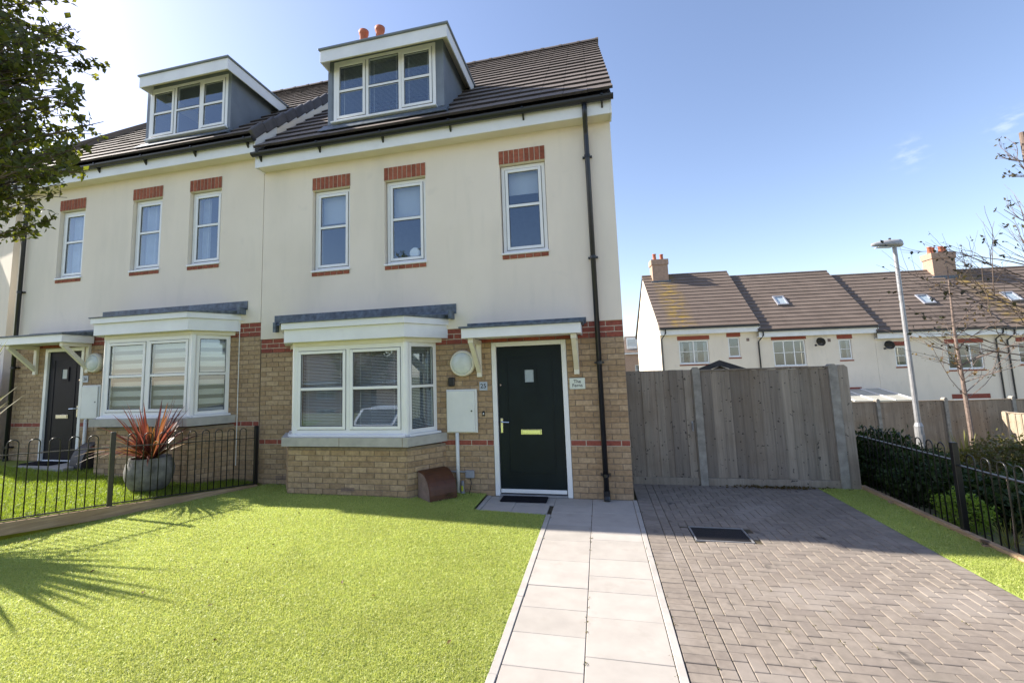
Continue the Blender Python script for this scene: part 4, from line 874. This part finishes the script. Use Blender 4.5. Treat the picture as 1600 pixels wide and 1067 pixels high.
# ------------------------------------------------------------------ the terrace behind
TO = Vector((3.128, 21.223, 0)); TROT = math.atan2(.094, .9956)
def terrace(s0, s1, eave, wins, label, chim=None, vel=None, pipes=(), vents=(), lowlint=(), ridge_over=0):
    t = thing('terraced_house', label, 'house', tuple(TO + Vector((.9956, .094, 0)) * s0), TROT, 'cream terraced houses behind the fence'); W = s1 - s0; g = -1.7
    wn = [(a - s0, b - s0, z0, z1) for a, b, z0, z1, *_ in wins]
    part('wall', MB().panel(0, W, g, eave - .35, 0, .25, wn), 'render', t)
    part('wall_top', MB().box(0, .0, eave - .3495, W, .25, eave - .1), 'render', t)
    sl = R(43.6); ts = math.tan(sl); rz = eave + 3.95 * ts; ry = 3.65
    for xa in (0, W - .2): part('gable_wall', MB().prism([(.2505, g), (7.05, g), (7.05, eave), (ry, rz - .15), (.2505, eave + .2)], 0, xa + .002, xa + .2), 'render', t)
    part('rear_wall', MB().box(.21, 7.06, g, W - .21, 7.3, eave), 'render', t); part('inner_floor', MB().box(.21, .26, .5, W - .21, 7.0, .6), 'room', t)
    rf = part('roof', MB().prism([(-.32, eave), (ry, rz), (2 * ry + .3, eave), (2 * ry + .3, eave - .08), (ry, rz - .1), (-.32, eave - .09)], 0, -.05, W + .05), 'darkgrey', t)
    rows = 16; L_ = 3.95 / math.cos(sl); gg = L_ / rows; mb = MB(); c_, s_ = math.cos(sl), math.sin(sl)
    for r_ in range(rows):
        y0, z0 = -.32 + r_ * gg * c_, eave + r_ * gg * s_; y1, z1 = y0 + (gg + .03) * c_, z0 + (gg + .03) * s_
        mb.add([(-.06, y0 - .045 * s_, z0 + .045 * c_), (W + .06, y0 - .045 * s_, z0 + .045 * c_), (W + .06, y1 - .008 * s_, z1 + .008 * c_), (-.06, y1 - .008 * s_, z1 + .008 * c_), (-.06, y0, z0), (W + .06, y0, z0)], [(0, 1, 2, 3), (4, 5, 1, 0), (5, 2, 1), (4, 0, 3)])
    part('tile_courses', mb, 'lichtile' if s0 == 0 or s0 > 16 else 'ttile', rf); part('ridge_tiles', MB().prism([(ry - .12, rz - .03), (ry - .07, rz + .06), (ry + .07, rz + .06), (ry + .12, rz - .03)], 0, -.05, W + .05), 'ttile', rf)
    part('bargeboard', MB().prism([(-.3, eave - .005), (ry, rz - .02), (ry, rz - .2), (-.3, eave - .2)], 0, W + .051, W + .075), 'fascia', t)
    part('fascia', MB().box(-.02, -.27, eave - .40, W + .02, -.25, eave - .10).box(-.02, -.2495, eave - .40, W + .02, -.001, eave - .36), 'fascia', t)
    part('gutter', MB().box(-.05, -.37, eave - .11, W + .05, -.272, eave - .02), 'black', t)
    for a, b, z0, z1, cols, *rest in wins:
        window(t, a - s0 + .01, b - s0 - .01, z0 + .01, z1 - .01, .05, cols, sash=[False] * cols, blind=('curtain', .3, .25) if rest else None, fr=.07, out=.02)
        part('brick_lintel', MB().box(a - s0 - .06, -.012, z1 + .02, b - s0 + .06, -.001, z1 + .24), 'redband', t); part('brick_sill', MB().box(a - s0 - .03, -.012, z0 - .1, b - s0 + .03, -.001, z0 - .035), 'redband', t)
    for a, b, z in lowlint: part('brick_lintel', MB().box(a - s0, -.012, z, b - s0, -.001, z + .23), 'redband', t); part('window_head', MB().box(a - s0 + .06, -.008, z - .8, b - s0 - .06, -.001, z - .02), 'upvc', t)
    for p in pipes:
        part('downpipe', MB().tube([(p - s0, -.32, eave - .1), (p - s0, -.30, eave - .3), (p - s0 - .18, -.06, eave - .62), (p - s0 - .18, -.06, g)], .036, 8), 'black', t)
    for a, z in vents: part('wall_vent', MB().box(a - s0 - .07, -.02, z - .08, a - s0 + .07, -.001, z + .08), 'browngrey', t)
    if vel:
        for (a, y_) in vel:
            z_ = eave + (y_ + .32) * ts
            v = part('skylight', MB().panel(-.3, .3, -.42, .42, -.05, .02, [(-.23, .23, -.34, .34)]), 'grey', t, loc=(a - s0, y_ - .07 * s_, z_ + .07 * c_), rot=(sl - PI / 2, 0, 0)); part('pane', MB().box(-.235, -.02, -.345, .235, 0, .345), 'glass', v); part('backing', MB().box(-.24, .004, -.35, .24, .018, .35), 'blind', v)
    if chim:
        a, b, zt_, pots = chim; c = part('chimney', MB().box(a - s0, ry - .55, rz - 1.0, b - s0, ry + .2, zt_ - .35).box(a - s0 - .05, ry - .6, zt_ - .3495, b - s0 + .05, ry + .25, zt_), 'tan_brick', t)
        part('lead_apron', MB().box(a - s0 - .12, ry - .62, rz - .72, b - s0 + .12, ry - .545, rz - .45), 'lead', c)
        for q in range(pots): part('chimney_pot', MB().lathe([(.13, 0), (.12, .1), (.10, .36), (.125, .38), (.125, .42), (.09, .42), (.085, .2)], 12, (a - s0 + (b - a) * (q + .5) / pots, ry - .25 + (.18 if q % 2 else -.0), zt_)), 'terracotta', c, smooth=True)
    return t
terrace(0, 5.15, 3.87, [(.98, 2.58, 1.82, 3.14, 2, 1), (3.61, 4.22, 2.13, 3.22, 1)], 'cream end terrace house with yellow lichen on its roof and two pot chimney', chim=(.53, 1.50, 8.6, 2), pipes=(.25,), vents=((4.65, 3.05),))
terrace(5.16, 10.98, 3.54, [(5.90, 7.55, 1.53, 2.95, 3), (9.20, 9.83, 1.80, 2.88, 1, 1)], 'cream terrace house second from the left, skylight above its three light window', vel=((7.2, 1.5),), pipes=(5.35,), vents=((8.75, 2.85),), lowlint=((9.1, 10.06, .08),))
terrace(10.99, 16.90, 3.22, [(11.86, 12.45, 1.35, 2.41, 1), (14.30, 15.96, 1.10, 2.43, 3)], 'cream terrace house behind the birch, wide chimney at its right end', chim=(16.55, 17.75, 7.95, 4), vel=((14.7, 1.5),), pipes=(16.75,), lowlint=((14.24, 15.98, -.40),), vents=((14.7, -.05),))
terrace(16.91, 22.9, 3.14, [(17.55, 18.2, 1.30, 2.40, 1), (19.8, 21.4, 1.1, 2.4, 3)], 'rightmost cream terrace house, cut by the photo edge', vel=((18.9, 1.5),), pipes=(17.25,))
def tl(s, d, z): return TO + Vector((.9956, .094, 0)) * s + Vector((-.094, .9956, 0)) * d + Vector((0, 0, z))
for s_, z_, lab in ((8.12, 2.80, 'black satellite dish on the terrace house with the three light window'), (11.40, 2.50, 'black satellite dish near the small window behind the street lamp')):
    t = thing('satellite_dish', lab, 'satellite dish', tuple(tl(s_, -.02, z_)), TROT, 'satellite dishes on the terrace')
    part('dish', MB().lathe([(0, 0), (.11, .011), (.18, .037), (.225, .073), (.235, .077), (.22, .066)], 20, axis='y'), 'black', t, loc=(.12, -.25, .0), rot=(.3, 0, -1.0), smooth=True)
    part('arm', MB().tube([(.12, 0, -.05), (.12, -.24, -.05)], .02, 6).tube([(.10, -.25, -.2), (-.3, -.5, -.22)], .014, 6).box(-.36, -.54, -.26, -.28, -.46, -.16), 'black', t)
t = thing('tv_aerial', 'thin tv aerial on the bright gable of the end terrace', 'aerial', tuple(tl(-.02, 2.4, 3.5)), TROT); part('mast', MB().tube([(-.25, 0, -.3), (-.25, 0, .35)], .015, 6).tube([(0, 0, .0), (-.25, 0, 0)], .012, 6), 'galv', t)
part('boom', MB().tube([(-.75, 0, .1), (-.1, 0, .1)], .012, 6).tube([(-.7, 0, -.05), (-.7, 0, .25)], .008, 5).tube([(-.45, 0, -.08), (-.45, 0, .28)], .008, 5), 'galv', t)
t = thing('conservatory', 'low glazed lean to roof of a conservatory above the brown fence', 'conservatory', tuple(tl(8.2, 0, 0)), TROT)
part('roof_sheet', MB().prism([(-.02, .22), (-2.5, -.22), (-2.5, -.26), (-.02, .18)], 0, 0, 2.7), 'polycarb', t); part('wall', MB().box(.05, -2.4, -1.7, 2.65, -2.3, -.27).box(.05, -2.29, -1.7, .15, -.01, -.3).box(2.55, -2.29, -1.7, 2.65, -.01, -.3), 'upvc', t)
for k in range(4): part('glazing_bar', MB().prism([(-.02, .25), (-2.52, -.19), (-2.52, -.219), (-.02, .221)], 0, k * .88, k * .88 + .05), 'upvc', t)
t = thing('garden_shed', 'dark felted shed gable peeping over the timber fence', 'shed', tuple(spot(8.4, 4.2, -.13)), -YAW - .463)
part('shed_roof', MB().prism([(-1.0, 1.50), (0, 1.90), (1.0, 1.50), (1.0, 1.44), (0, 1.82), (-1.0, 1.44)], 1, -.1, 1.7).prism([(-1.02, 1.42), (-1.02, 1.50), (0, 1.905), (1.02, 1.50), (1.02, 1.42), (0, 1.80)], 1, -.13, -.101), 'darkgrey', t); part('shed_wall', MB().prism([(-.85, -1.2), (.85, -1.2), (.85, 1.42), (0, 1.80), (-.85, 1.42)], 1, 0, 1.6), 'wood', t)

def far_house(loc, rz, W, eave, rise, label, wins, matw='tan_brick', base=-1.5, dormer=True, dep=8):
    t = thing('house', label, 'house', loc, rz)
    part('wall', MB().panel(0, W, base, eave, 0, .25, [(a, b, c, d) for a, b, c, d in wins]), matw, t); part('side_wall', MB().box(0, .2505, base, .25, dep, eave).box(W - .25, .2505, base, W, dep, eave).box(0, dep + .001, base, W, dep + .2, eave), matw, t)
    part('gable_wall', MB().prism([(0, eave + .001), (dep, eave + .001), (dep / 2, eave + rise - .15)], 0, .02, .24).prism([(0, eave + .001), (dep, eave + .001), (dep / 2, eave + rise - .15)], 0, W - .24, W - .02), matw, t)
    n = 14; m = MB()
    for k in range(n):
        a, b = k / n, (k + 1.05) / n; y0, y1 = -.35 + (dep / 2 + .35) * a, -.35 + (dep / 2 + .35) * b; z0, z1 = eave + rise * a, eave + rise * b
        m.add([(-.1, y0, z0 + .05), (W + .1, y0, z0 + .05), (W + .1, y1, z1), (-.1, y1, z1), (-.1, y0, z0 - .02), (W + .1, y0, z0 - .02)], [(0, 1, 2, 3), (4, 5, 1, 0)])
    m.add([(-.1, dep / 2, eave + rise), (W + .1, dep / 2, eave + rise), (W + .1, dep + .35, eave - .02), (-.1, dep + .35, eave - .02)], [(0, 1, 2, 3)])
    part('roof', m, 'ttile', t); part('fascia', MB().box(-.1, -.33, eave - .2, W + .1, -.3, eave + .02), 'fascia', t)
    for a, b, c, d in wins: window(t, a, b, c, d, .06, 2, sash=[False, False], fr=.07, blind=('curtain', .3, .3))
    if dormer:
        dr = part('dormer', MB().prism([(.3, eave + .5), (2.4, eave + 2.0), (.3, eave + 2.0)], 0, .3, 1.6), 'upvc', t); window(dr, .4, 1.5, eave + .7, eave + 1.8, .28, 1, sash=[False])
    return t
p = spot(60, 17.7); far_house((p.x, p.y, -.5), -.1, 12, 3.2 + 1.0, 2.4, 'distant brown roofed brick house in the gap beside the end terrace', [(1.2, 2.8, 1.3, 2.6)], dormer=True)
# neighbour at the far left, turned so the sun reaches its front
t = thing('house', 'warm cream rendered neighbouring house at the far left edge', 'house', (-11.85, .3, 0), R(-17))
part('wall', MB().box(-9, 0, -.3, 0, .3, 6.0), 'render', t); part('side_wall', MB().box(-.3, .301, -.3, 0, 5, 6.0).box(-9, .301, -.3, -8.7, 5, 6.0), 'render', t); part('roof', MB().prism([(-.35, 6.0), (-.35, 6.12), (2.6, 8.6), (5.4, 6.12), (5.4, 6.0)], 0, -9.2, .15), 'ttile', t); part('fascia', MB().box(-9.2, -.38, 5.9, .15, -.351, 6.1), 'fascia', t); part('bay', MB().box(-6.2, -1.9, -.3, -4.3, -.001, 6.0), 'render', t); part('unseen_bay_roof', MB().prism([(-2.0, 6.0), (-.36, 7.0), (-.36, 6.0)], 0, -6.3, -4.2), 'ttile', t)  # bay and its roof are unseen, added to shade the left lawn
f = thing('timber_fence', 'pale timber side fence left of the navy door', 'fence', (-13.25, -.12, .2)); fence_panel(f, .1, 1.85, .1, 1.72, 16, 'woodwarm'); cpost(f, 1.85, .1, 1.9)

# across the street, seen in the window glass
for k, (x, lb) in enumerate(((-6.5, 'brown roofed brick house across the street mirrored in the right bay glass'), (-19., 'brown roofed brick house across the street mirrored in the left bay panes'))):
    far_house((x, -27, -1.9), PI, 10.5, 3.3, 2.9, lb, [(1.5, 3.2, 1.9, 3.0), (6.5, 8.2, 1.9, 3.0), (1.5, 3.2, .0, 1.2)], base=-.3, dormer=False)
shrub_later = (-10.6, -13.0, -1.0)
t = thing('parked_car', 'silver car parked across the street, mirrored in the right bay window', 'car', (-8.7, -12.0, -1.03), -PI / 2)
pr = [(-2.1, .35), (-2.12, .75), (-1.5, .92), (-.75, 1.45), (.9, 1.47), (1.65, 1.0), (2.1, .95), (2.15, .4)]
part('body', MB().prism([(x, z) for x, z in pr], 1, -.85, .85), 'car', t); part('side_window', MB().prism([(-1.2, .98), (-.68, 1.38), (.85, 1.39), (1.35, 1.0)], 1, -.865, -.851).prism([(-1.2, .98), (-.68, 1.38), (.85, 1.39), (1.35, 1.0)], 1, .851, .865), 'gasket', t)
part('windscreen', MB().prism([(-1.46, .96), (-.80, 1.42), (-.84, 1.44), (-1.5, .98)], 1, -.7, .7), 'gasket', t)
for x in (-1.3, 1.35):
    for y in (-.8, .8): wh = part('wheel', MB().tube([(x, y - .1, .32), (x, y + .1, .32)], .32, 18), 'rubber', t); part('rim', MB().tube([(x, y - .105, .32), (x, y + .105, .32)], .2, 12), 'galv', wh)
for y in (-.6, .6): part('headlight', MB().box(-2.13, y - .18, .62, -2.09, y + .18, .74), 'plate', t)

# ------------------------------------------------------------------ street lamp
b = spot(12.5, 11.4); t = thing('street_lamp', 'grey street lamp column standing behind the right hedge', 'street lamp', (b.x, b.y, -1.65), -YAW)
K = 1.25; part('column', MB().tube([(0, 0, 0), (0, 0, 1.56), (0, 0, 1.65)], [.10, .10, .07], 14).tube([(0, 0, 1.65), (0, 0, 6.48)], [.066, .05], 12), 'galv', t, smooth=False)
part('inspection_door', MB().box(-.045, -.108, .7, .045, -.098, 1.35, .003), 'galv', t)
h = MB(); n = 9; sec = []
for i in range(n + 1):
    u = i / n; x = .17 - .80 * u; hw = .13 * math.sin(PI * min(1, .25 + u * .75)) + .02; ht = .17 * (1 - .2 * u - .62 * u ** 3) ; sec.append((x, hw, ht))
vs = []; 
for x, hw, ht in sec:
    for k in range(10): a = 2 * PI * k / 10; zz = math.sin(a); vs.append((x, hw * math.cos(a), (ht * zz if zz > 0 else .05 * zz)))
fs = [[i * 10 + k, i * 10 + (k + 1) % 10, (i + 1) * 10 + (k + 1) % 10, (i + 1) * 10 + k] for i in range(n) for k in range(10)] + [list(range(10))[::-1], [n * 10 + k for k in range(10)]]
h.add(vs, fs); part('lamp_head', h, 'lampgrey', t, loc=(0, 0, 6.51), rot=(0, .04, 0), smooth=True); part('photocell', MB().lathe([(.03, 0), (.03, .05), (0, .06)], 10), 'black', t, loc=(-.1, 0, 6.66)); part('lamp_lens', MB().box(-.5, -.08, -.062, -.06, .08, -.05), 'lampglass', t, loc=(0, 0, 6.51))

# ------------------------------------------------------------------ plants
def branch(mb, p, d, ln, rad, depth, tips, spread=.55, segs=4, wob=.12, kids=(2, 4), up=.1, minr=.003):
    pts = [Vector(p)]; dd = Vector(d).normalized()
    for i in range(segs):
        dd = (dd + Vector((random.gauss(0, wob), random.gauss(0, wob), random.gauss(0, wob) + up * .3))).normalized(); pts.append(pts[-1] + dd * ln / segs)
    mb.tube(pts, [max(minr, rad * (1 - .6 * i / segs)) for i in range(segs + 1)], 6 if rad > .012 else 4)
    if depth == 0: tips.append(pts); return
    for k in range(random.randint(*kids)):
        i = random.randint(1, segs); ax = Vector((random.gauss(0, 1), random.gauss(0, 1), random.gauss(0, 1))).normalized(); nd = (dd + ax * spread * 1.3).normalized()
        branch(mb, pts[i], nd, ln * random.uniform(.5, .75), max(minr, rad * .5), depth - 1, tips, spread, segs, wob, kids, up, minr)
    tips.append(pts)
# leafy street tree, upper left
tb = spot(2.1, -3.9); T = thing('leafy_tree', 'leafy green tree overhanging the upper left corner', 'tree'); mb = MB()
mb.tube([(tb.x, tb.y, -.1), (tb.x + .02, tb.y, 1.2), (tb.x + .05, tb.y + .05, 2.4), (tb.x + .0, tb.y + .05, 4.0), (tb.x, tb.y, 5.4)], [.11, .085, .07, .05, .02], 10)
def reach(e):      # how far right the crown reaches (lateral per metre ahead) at each elevation
    return np.interp(e, [.335, .355, .38, .41, .445, .47, .50, .565, .635, .68, .73, .80, .845, 1.0], [-1.02, -.98, -.955, -.945, -.90, -.872, -.895, -.868, -.858, -.858, -.862, -.90, -.952, -.98])
P_ = []
for k in range(275):
    e_ = random.uniform(.345, 1.0); dd = min(3.5, max(2.2, random.gauss(2.8, .35))); ra = float(reach(e_)) - .008 - random.random() ** .85 * .33
    q = spot(dd, ra * dd, CAM.z + e_ * dd)
    p0 = Vector((tb.x, tb.y, max(1.9, q.z - random.uniform(.3, 1.1)))); mid = p0.lerp(q, .55) + Vector((random.gauss(0, .08), random.gauss(0, .08), random.uniform(-.05, .2)))
    pts = [p0, p0.lerp(mid, .5) + Vector((0, 0, .04)), mid, mid.lerp(q, .5) + Vector((0, 0, .03)), q]
    mb.tube(pts, [.012, .009, .006, .004, .0018], 5)
    for i in range(18):
        t_ = random.uniform(.8, 1.0 * 4); j = min(3, int(t_)); c = pts[j].lerp(pts[j + 1], t_ - j); tw = Vector((random.gauss(0, 1), random.gauss(0, 1), random.gauss(0, .8))).normalized() * random.uniform(.04, .20) * (1.25 - t_ / 5)
        e = c + tw; mb.tube([c, c + tw * .5 + Vector((0, 0, .012)), e], [.0022, .0017, .0011], 3)
        for m_ in range(random.randint(6, 10)): P_.append(c + tw * random.uniform(.2, 1.05) + Vector((random.gauss(0, .012), random.gauss(0, .012), random.gauss(0, .012))))
part('trunk', mb, 'bark', T, smooth=True)
P_ = np.array([tuple(p) for p in P_]); lat = (P_ - np.array(CAM)) @ np.array(RV)
dep = (P_ - np.array(CAM)) @ np.array(HV); el = (P_[:, 2] - CAM.z) / dep
leaf_part('crown', P_[(lat / dep < reach(el) + .014) & (el > .325) & (lat / dep > -1.5)], .041, 'tree_leaf', T, 1.6, .3)
# bare autumn tree at the right edge, trunk cut at the top
tb = spot(4.5, 5.60); T = thing('autumn_tree', 'nearly bare tree with a few dark leaves at the right edge', 'tree'); mb = MB(); tips = []
mb.tube([(tb.x, tb.y, -.2), (tb.x, tb.y, 1.5), (tb.x - .01, tb.y, 3.0), (tb.x - .02, tb.y, 3.97)], [.05, .045, .034, .022], 9)
for z, la, dz, ln in ((1.95, -1.35, .42, 1.0), (2.0, -1.0, .62, .85), (2.05, -1.6, .28, 1.05), (2.2, -.7, .7, .7), (2.35, -1.1, .42, .75), (2.45, -.9, .4, .6), (2.3, -.4, .8, .6), (2.9, -.5, .4, .4), (3.45, -.55, .28, .35), (3.65, -.4, .1, .28), (1.75, -1.5, .28, 1.1), (1.85, -1.5, .35, .95), (2.0, .9, .6, 1.0), (2.6, .8, .6, .9), (1.6, -1.2, .3, .8), (2.15, -1.3, .5, .8), (2.55, -1.2, .25, .6)):
    d = RV * la + Vector((0, 0, dz)) + HV * random.gauss(0, .25); branch(mb, (tb.x, tb.y, z), d, ln, .0085, 2, tips, .40, 6, .10, (3, 4), .12, .0011)
part('trunk', mb, 'birch', T)
P_ = [tuple(pts[-1 - (q > 1)].lerp(pts[-2 - (q > 1)], random.random())) for pts in tips for q in range(random.choice((0, 0, 1, 2)))]
leaf_part('crown', np.array(P_), .042, 'dark_leaf', T, 1.5, .5)
# young birch
tb = spot(12.0, 12.25); T = thing('young_birch', 'slender young birch with sparse orange leaves behind the hedge', 'tree'); mb = MB(); tips = []; z0 = -1.7
mb.tube([(tb.x + .03, tb.y, z0), (tb.x, tb.y, .7), (tb.x - .03, tb.y, 2.35), (tb.x + .02, tb.y, 4.1)], [.062, .048, .033, .012], 8)
for k in range(24):
    z = random.uniform(.5, 3.6); s = random.choice((-1, 1)); d = RV * s * random.uniform(.5, 1) + HV * random.gauss(0, .5) + Vector((0, 0, random.uniform(.2, .8)))
    branch(mb, (tb.x, tb.y, z), d, random.uniform(.75, 1.9) * (1.15 - z / 4.8), .012, 1, tips, .35, 4, .09, (2, 4), .1, .0028)
part('trunk', mb, 'birch', T)
P_ = [tuple(pts[i].lerp(pts[i - 1], random.random()) + Vector((random.gauss(0, .03), random.gauss(0, .03), random.gauss(0, .03)))) for pts in tips for i in range(2, len(pts)) for q in range(random.choice((0, 1, 1)))]
leaf_part('crown', np.array(P_), .08, 'autumn_leaf', T, 1.4, .3)

def shrub(name, loc, r, n, size, mat, label, cat='shrub', group=None, flat=.85):
    T = thing(name, label, cat, loc, 0, group); k = rng.normal(size=(n, 3)); k /= np.linalg.norm(k, axis=1)[:, None]
    rad = rng.uniform(.55, 1.0, n) ** .5; lump = 1 + .13 * np.sin(k[:, 0] * 5 + loc[0] * 7) * np.cos(k[:, 1] * 6 + 1) + .11 * np.sin(k[:, 2] * 7 + loc[1]) + rng.normal(0, .05, n) + np.where(rng.random(n) < .06, rng.uniform(0, .28, n), 0)
    P_ = k * (rad * lump)[:, None] * np.array(r); P_[:, 2] = np.maximum(P_[:, 2] + r[2] * flat, .01)
    leaf_part('foliage', P_, size, mat, T, 1.7)
    mb = MB()
    for i in range(7): q = k[i] * np.array(r) * .8; mb.tube([(q[0] * .1, q[1] * .1, -.1), (q[0] * .5, q[1] * .5, r[2] * .6), (q[0], q[1], max(.1, q[2] + r[2] * flat))], [.014, .01, .004], 5)
    part('stems', mb, 'bark', T); return T
T = shrub('street_tree', (-10.8, -13.5, 1.2), (1.5, 1.3, 1.2), 2600, .12, 'bronze_leaf', 'round headed street tree across the road, mirrored in the bay window', 'tree'); part('trunk', MB().tube([(0, 0, -2.3), (.03, 0, -.6), (0, .02, 1.0)], [.12, .09, .06], 8), 'bark', T)
def zg(x, y): return float(zt(np.array(x), np.array(y)))
hd = [(3.5, .55, (.42, .5, .30)), (3.78, -.25, (.42, .5, .27)), (3.62, -1.6, (.36, .42, .27)), (3.45, 1.35, (.42, .45, .40)), (4.25, .1, (.42, .5, .27))]
hl = ['dark green laurel hedge shrub nearest the timber fence post', 'dark green laurel shrub behind the first railing panel', 'dark green shrub behind the railing panel at the photo edge', 'dark green laurel shrub beyond the fence post, lit at its top', 'dark green laurel shrub in the second row behind the railing']
for (x, y, r), lb in zip(hd, hl): shrub('laurel_shrub', (x, y, zg(x, y) - .02), r, 3200, .075, 'laurel_leaf', lb, group='hedge shrubs behind the right railing')
shrub('lime_shrub', (3.2, -.45, -.04), (.16, .32, .19), 2200, .03, 'lime_leaf', 'small lime green mound shrub just behind the railing')
for d, la, r, lb in ((10.8, 11.9, (1.1, .8, .55), 'broad bronze green shrub right of the railing post'), (11.0, 13.0, (.9, .7, .52), 'bronze green shrub at the right edge below the pale fence'), (9.0, 10.2, (.8, .6, .42), 'low olive shrub between hedge and birch')):
    p = spot(d, la); shrub('spreading_shrub', (p.x, p.y, zg(p.x, p.y) + .05), r, 3000, .08, 'bronze_leaf', lb, group='low shrubs below the birch')
for d, la in ((7.0, 6.0), (8.5, 7.2)):
    p = spot(d, la); shrub('laurel_shrub', (p.x, p.y, zg(p.x, p.y)), (.8, .6, .26), 2600, .075, 'laurel_leaf', ['dark green shrub left of the lamp foot', 'dark green shrub behind the lamp foot'][d > 8], group='hedge shrubs behind the right railing')
def blade_fan(n, ln, wd, spread, seed=0, drop=.35, lim=9.):
    """long strap leaves: folded ribbons that arch over"""
    r_ = random.Random(seed); V = []; F = []; q = []; S = 6
    for i in range(n):
        a = r_.uniform(0, 2 * PI); e = r_.uniform(.08, 1) ** .8 * spread; l = ln * r_.uniform(.55, 1.1); w_ = wd * r_.uniform(.7, 1.2); dp = drop * r_.uniform(.4, 1.6); o = len(V)
        d = Vector((math.cos(a) * math.sin(e), math.sin(a) * math.sin(e), math.cos(e))); sd = Vector((-math.sin(a), math.cos(a), 0))
        if (d.x * .8 + d.y * .6) * l > lim: continue
        nn = d.cross(sd)
        for k in range(S + 1):
            u = k / S; c = d * l * u + Vector((0, 0, -dp * l * u ** 2.4 * math.sin(e))) + Vector((math.cos(a), math.sin(a), 0)) * .035
            hw = w_ / 2 * (.55 + 1.3 * u if u < .35 else 1.0 * (1 - ((u - .35) / .65) ** 2.2)); hw = max(hw, .0006)
            V += [tuple(c - sd * hw), tuple(c + nn * hw * .5), tuple(c + sd * hw)]
        rr = r_.random()
        for k in range(S):
            for j in (0, 1): a_ = o + k * 3 + j; F += [(a_, a_ + 1, a_ + 4), (a_, a_ + 4, a_ + 3)]; q += [rr, rr]
    return np.array(V), np.array(F), np.array(q)
def potted(loc, label, plabel, r, h, leafmat, n, ln, wd, spread, seed, lim=9.):
    t = thing('plant_pot', plabel, 'pot', loc); prof = [(0, 0), (r * .62, 0), (r * .80, h * .12), (r * .97, h * .42), (r, h * .62), (r * .93, h * .85), (r * .82, h * .96), (r * .84, h), (r * .74, h), (r * .72, h * .9)]
    part('pot_body', MB().lathe(prof, 40), 'pot', t, smooth=True); part('compost', MB().lathe([(r * .73, h * .9), (0, h * .92)], 30), 'soil', t)
    p = thing('phormium', label, 'plant', (loc[0], loc[1], loc[2] + h * .9)); V, F, q = blade_fan(n, ln, wd, spread, seed, .35, lim); link('leaves', tri_mesh('leaves', V, F, leafmat, q), p)
potted((-6.62, -.95, .19), 'red and bronze spiky phormium in the grey pot behind the railing', 'large round grey stone pot behind the left railing', .30, .45, 'phormium', 110, .95, .040, 1.08, 3)
potted((-7.3, -2.95, .25), 'tall green and bronze spiky plant at the left edge of the photo', 'grey pot at the left edge, mostly outside the photo', .34, .45, 'phormium_green', 100, 2.0, .06, .75, 9, .62)
def grass_tuft(name, p, n, ln, wd, mat, label, seed, spread=.9):
    t = thing(name, label, 'grass'); t.location = p; V, F, q = blade_fan(n, ln, wd, spread, seed, .5); link('leaves', tri_mesh('leaves', V, F, mat, q), t)
p = spot(11.4, 11.45); grass_tuft('ornamental_grass', (p.x, p.y, zg(p.x, p.y) + .2), 110, 1.15, .03, 'straw', 'tall straw coloured spiky grass behind the railing post', 4, .8)
grass_tuft('ornamental_grass', (3.22, -1.62, -.02), 170, .42, .008, 'straw', 'fine yellow green grass tuft at the right edge by the lawn strip', 5, 1.2)
grass_tuft('ornamental_grass', (3.15, -1.05, -.02), 90, .28, .006, 'straw', 'thin dry grass tuft at the foot of the right railing', 6, 1.2)
t = thing('dry_stem', 'two thin dry stems standing behind the right railing', 'plant'); part('stem', MB().tube([(3.1, -1.18, 0), (3.11, -1.19, .35), (3.10, -1.2, .62)], .005, 5), 'birch', t); part('stem', MB().tube([(3.14, -1.42, 0), (3.15, -1.42, .3), (3.17, -1.43, .5)], .004, 5), 'birch', t)
# debris swept against the fence foot
P_ = np.stack([rng.normal(1.95, .32, 420), rng.normal(.83, .035, 420), rng.uniform(.002, .025, 420)], 1); leaf_part('leaf_litter', P_, .028, 'autumn_leaf', None, 1.4, 0, 'stuff', .7)
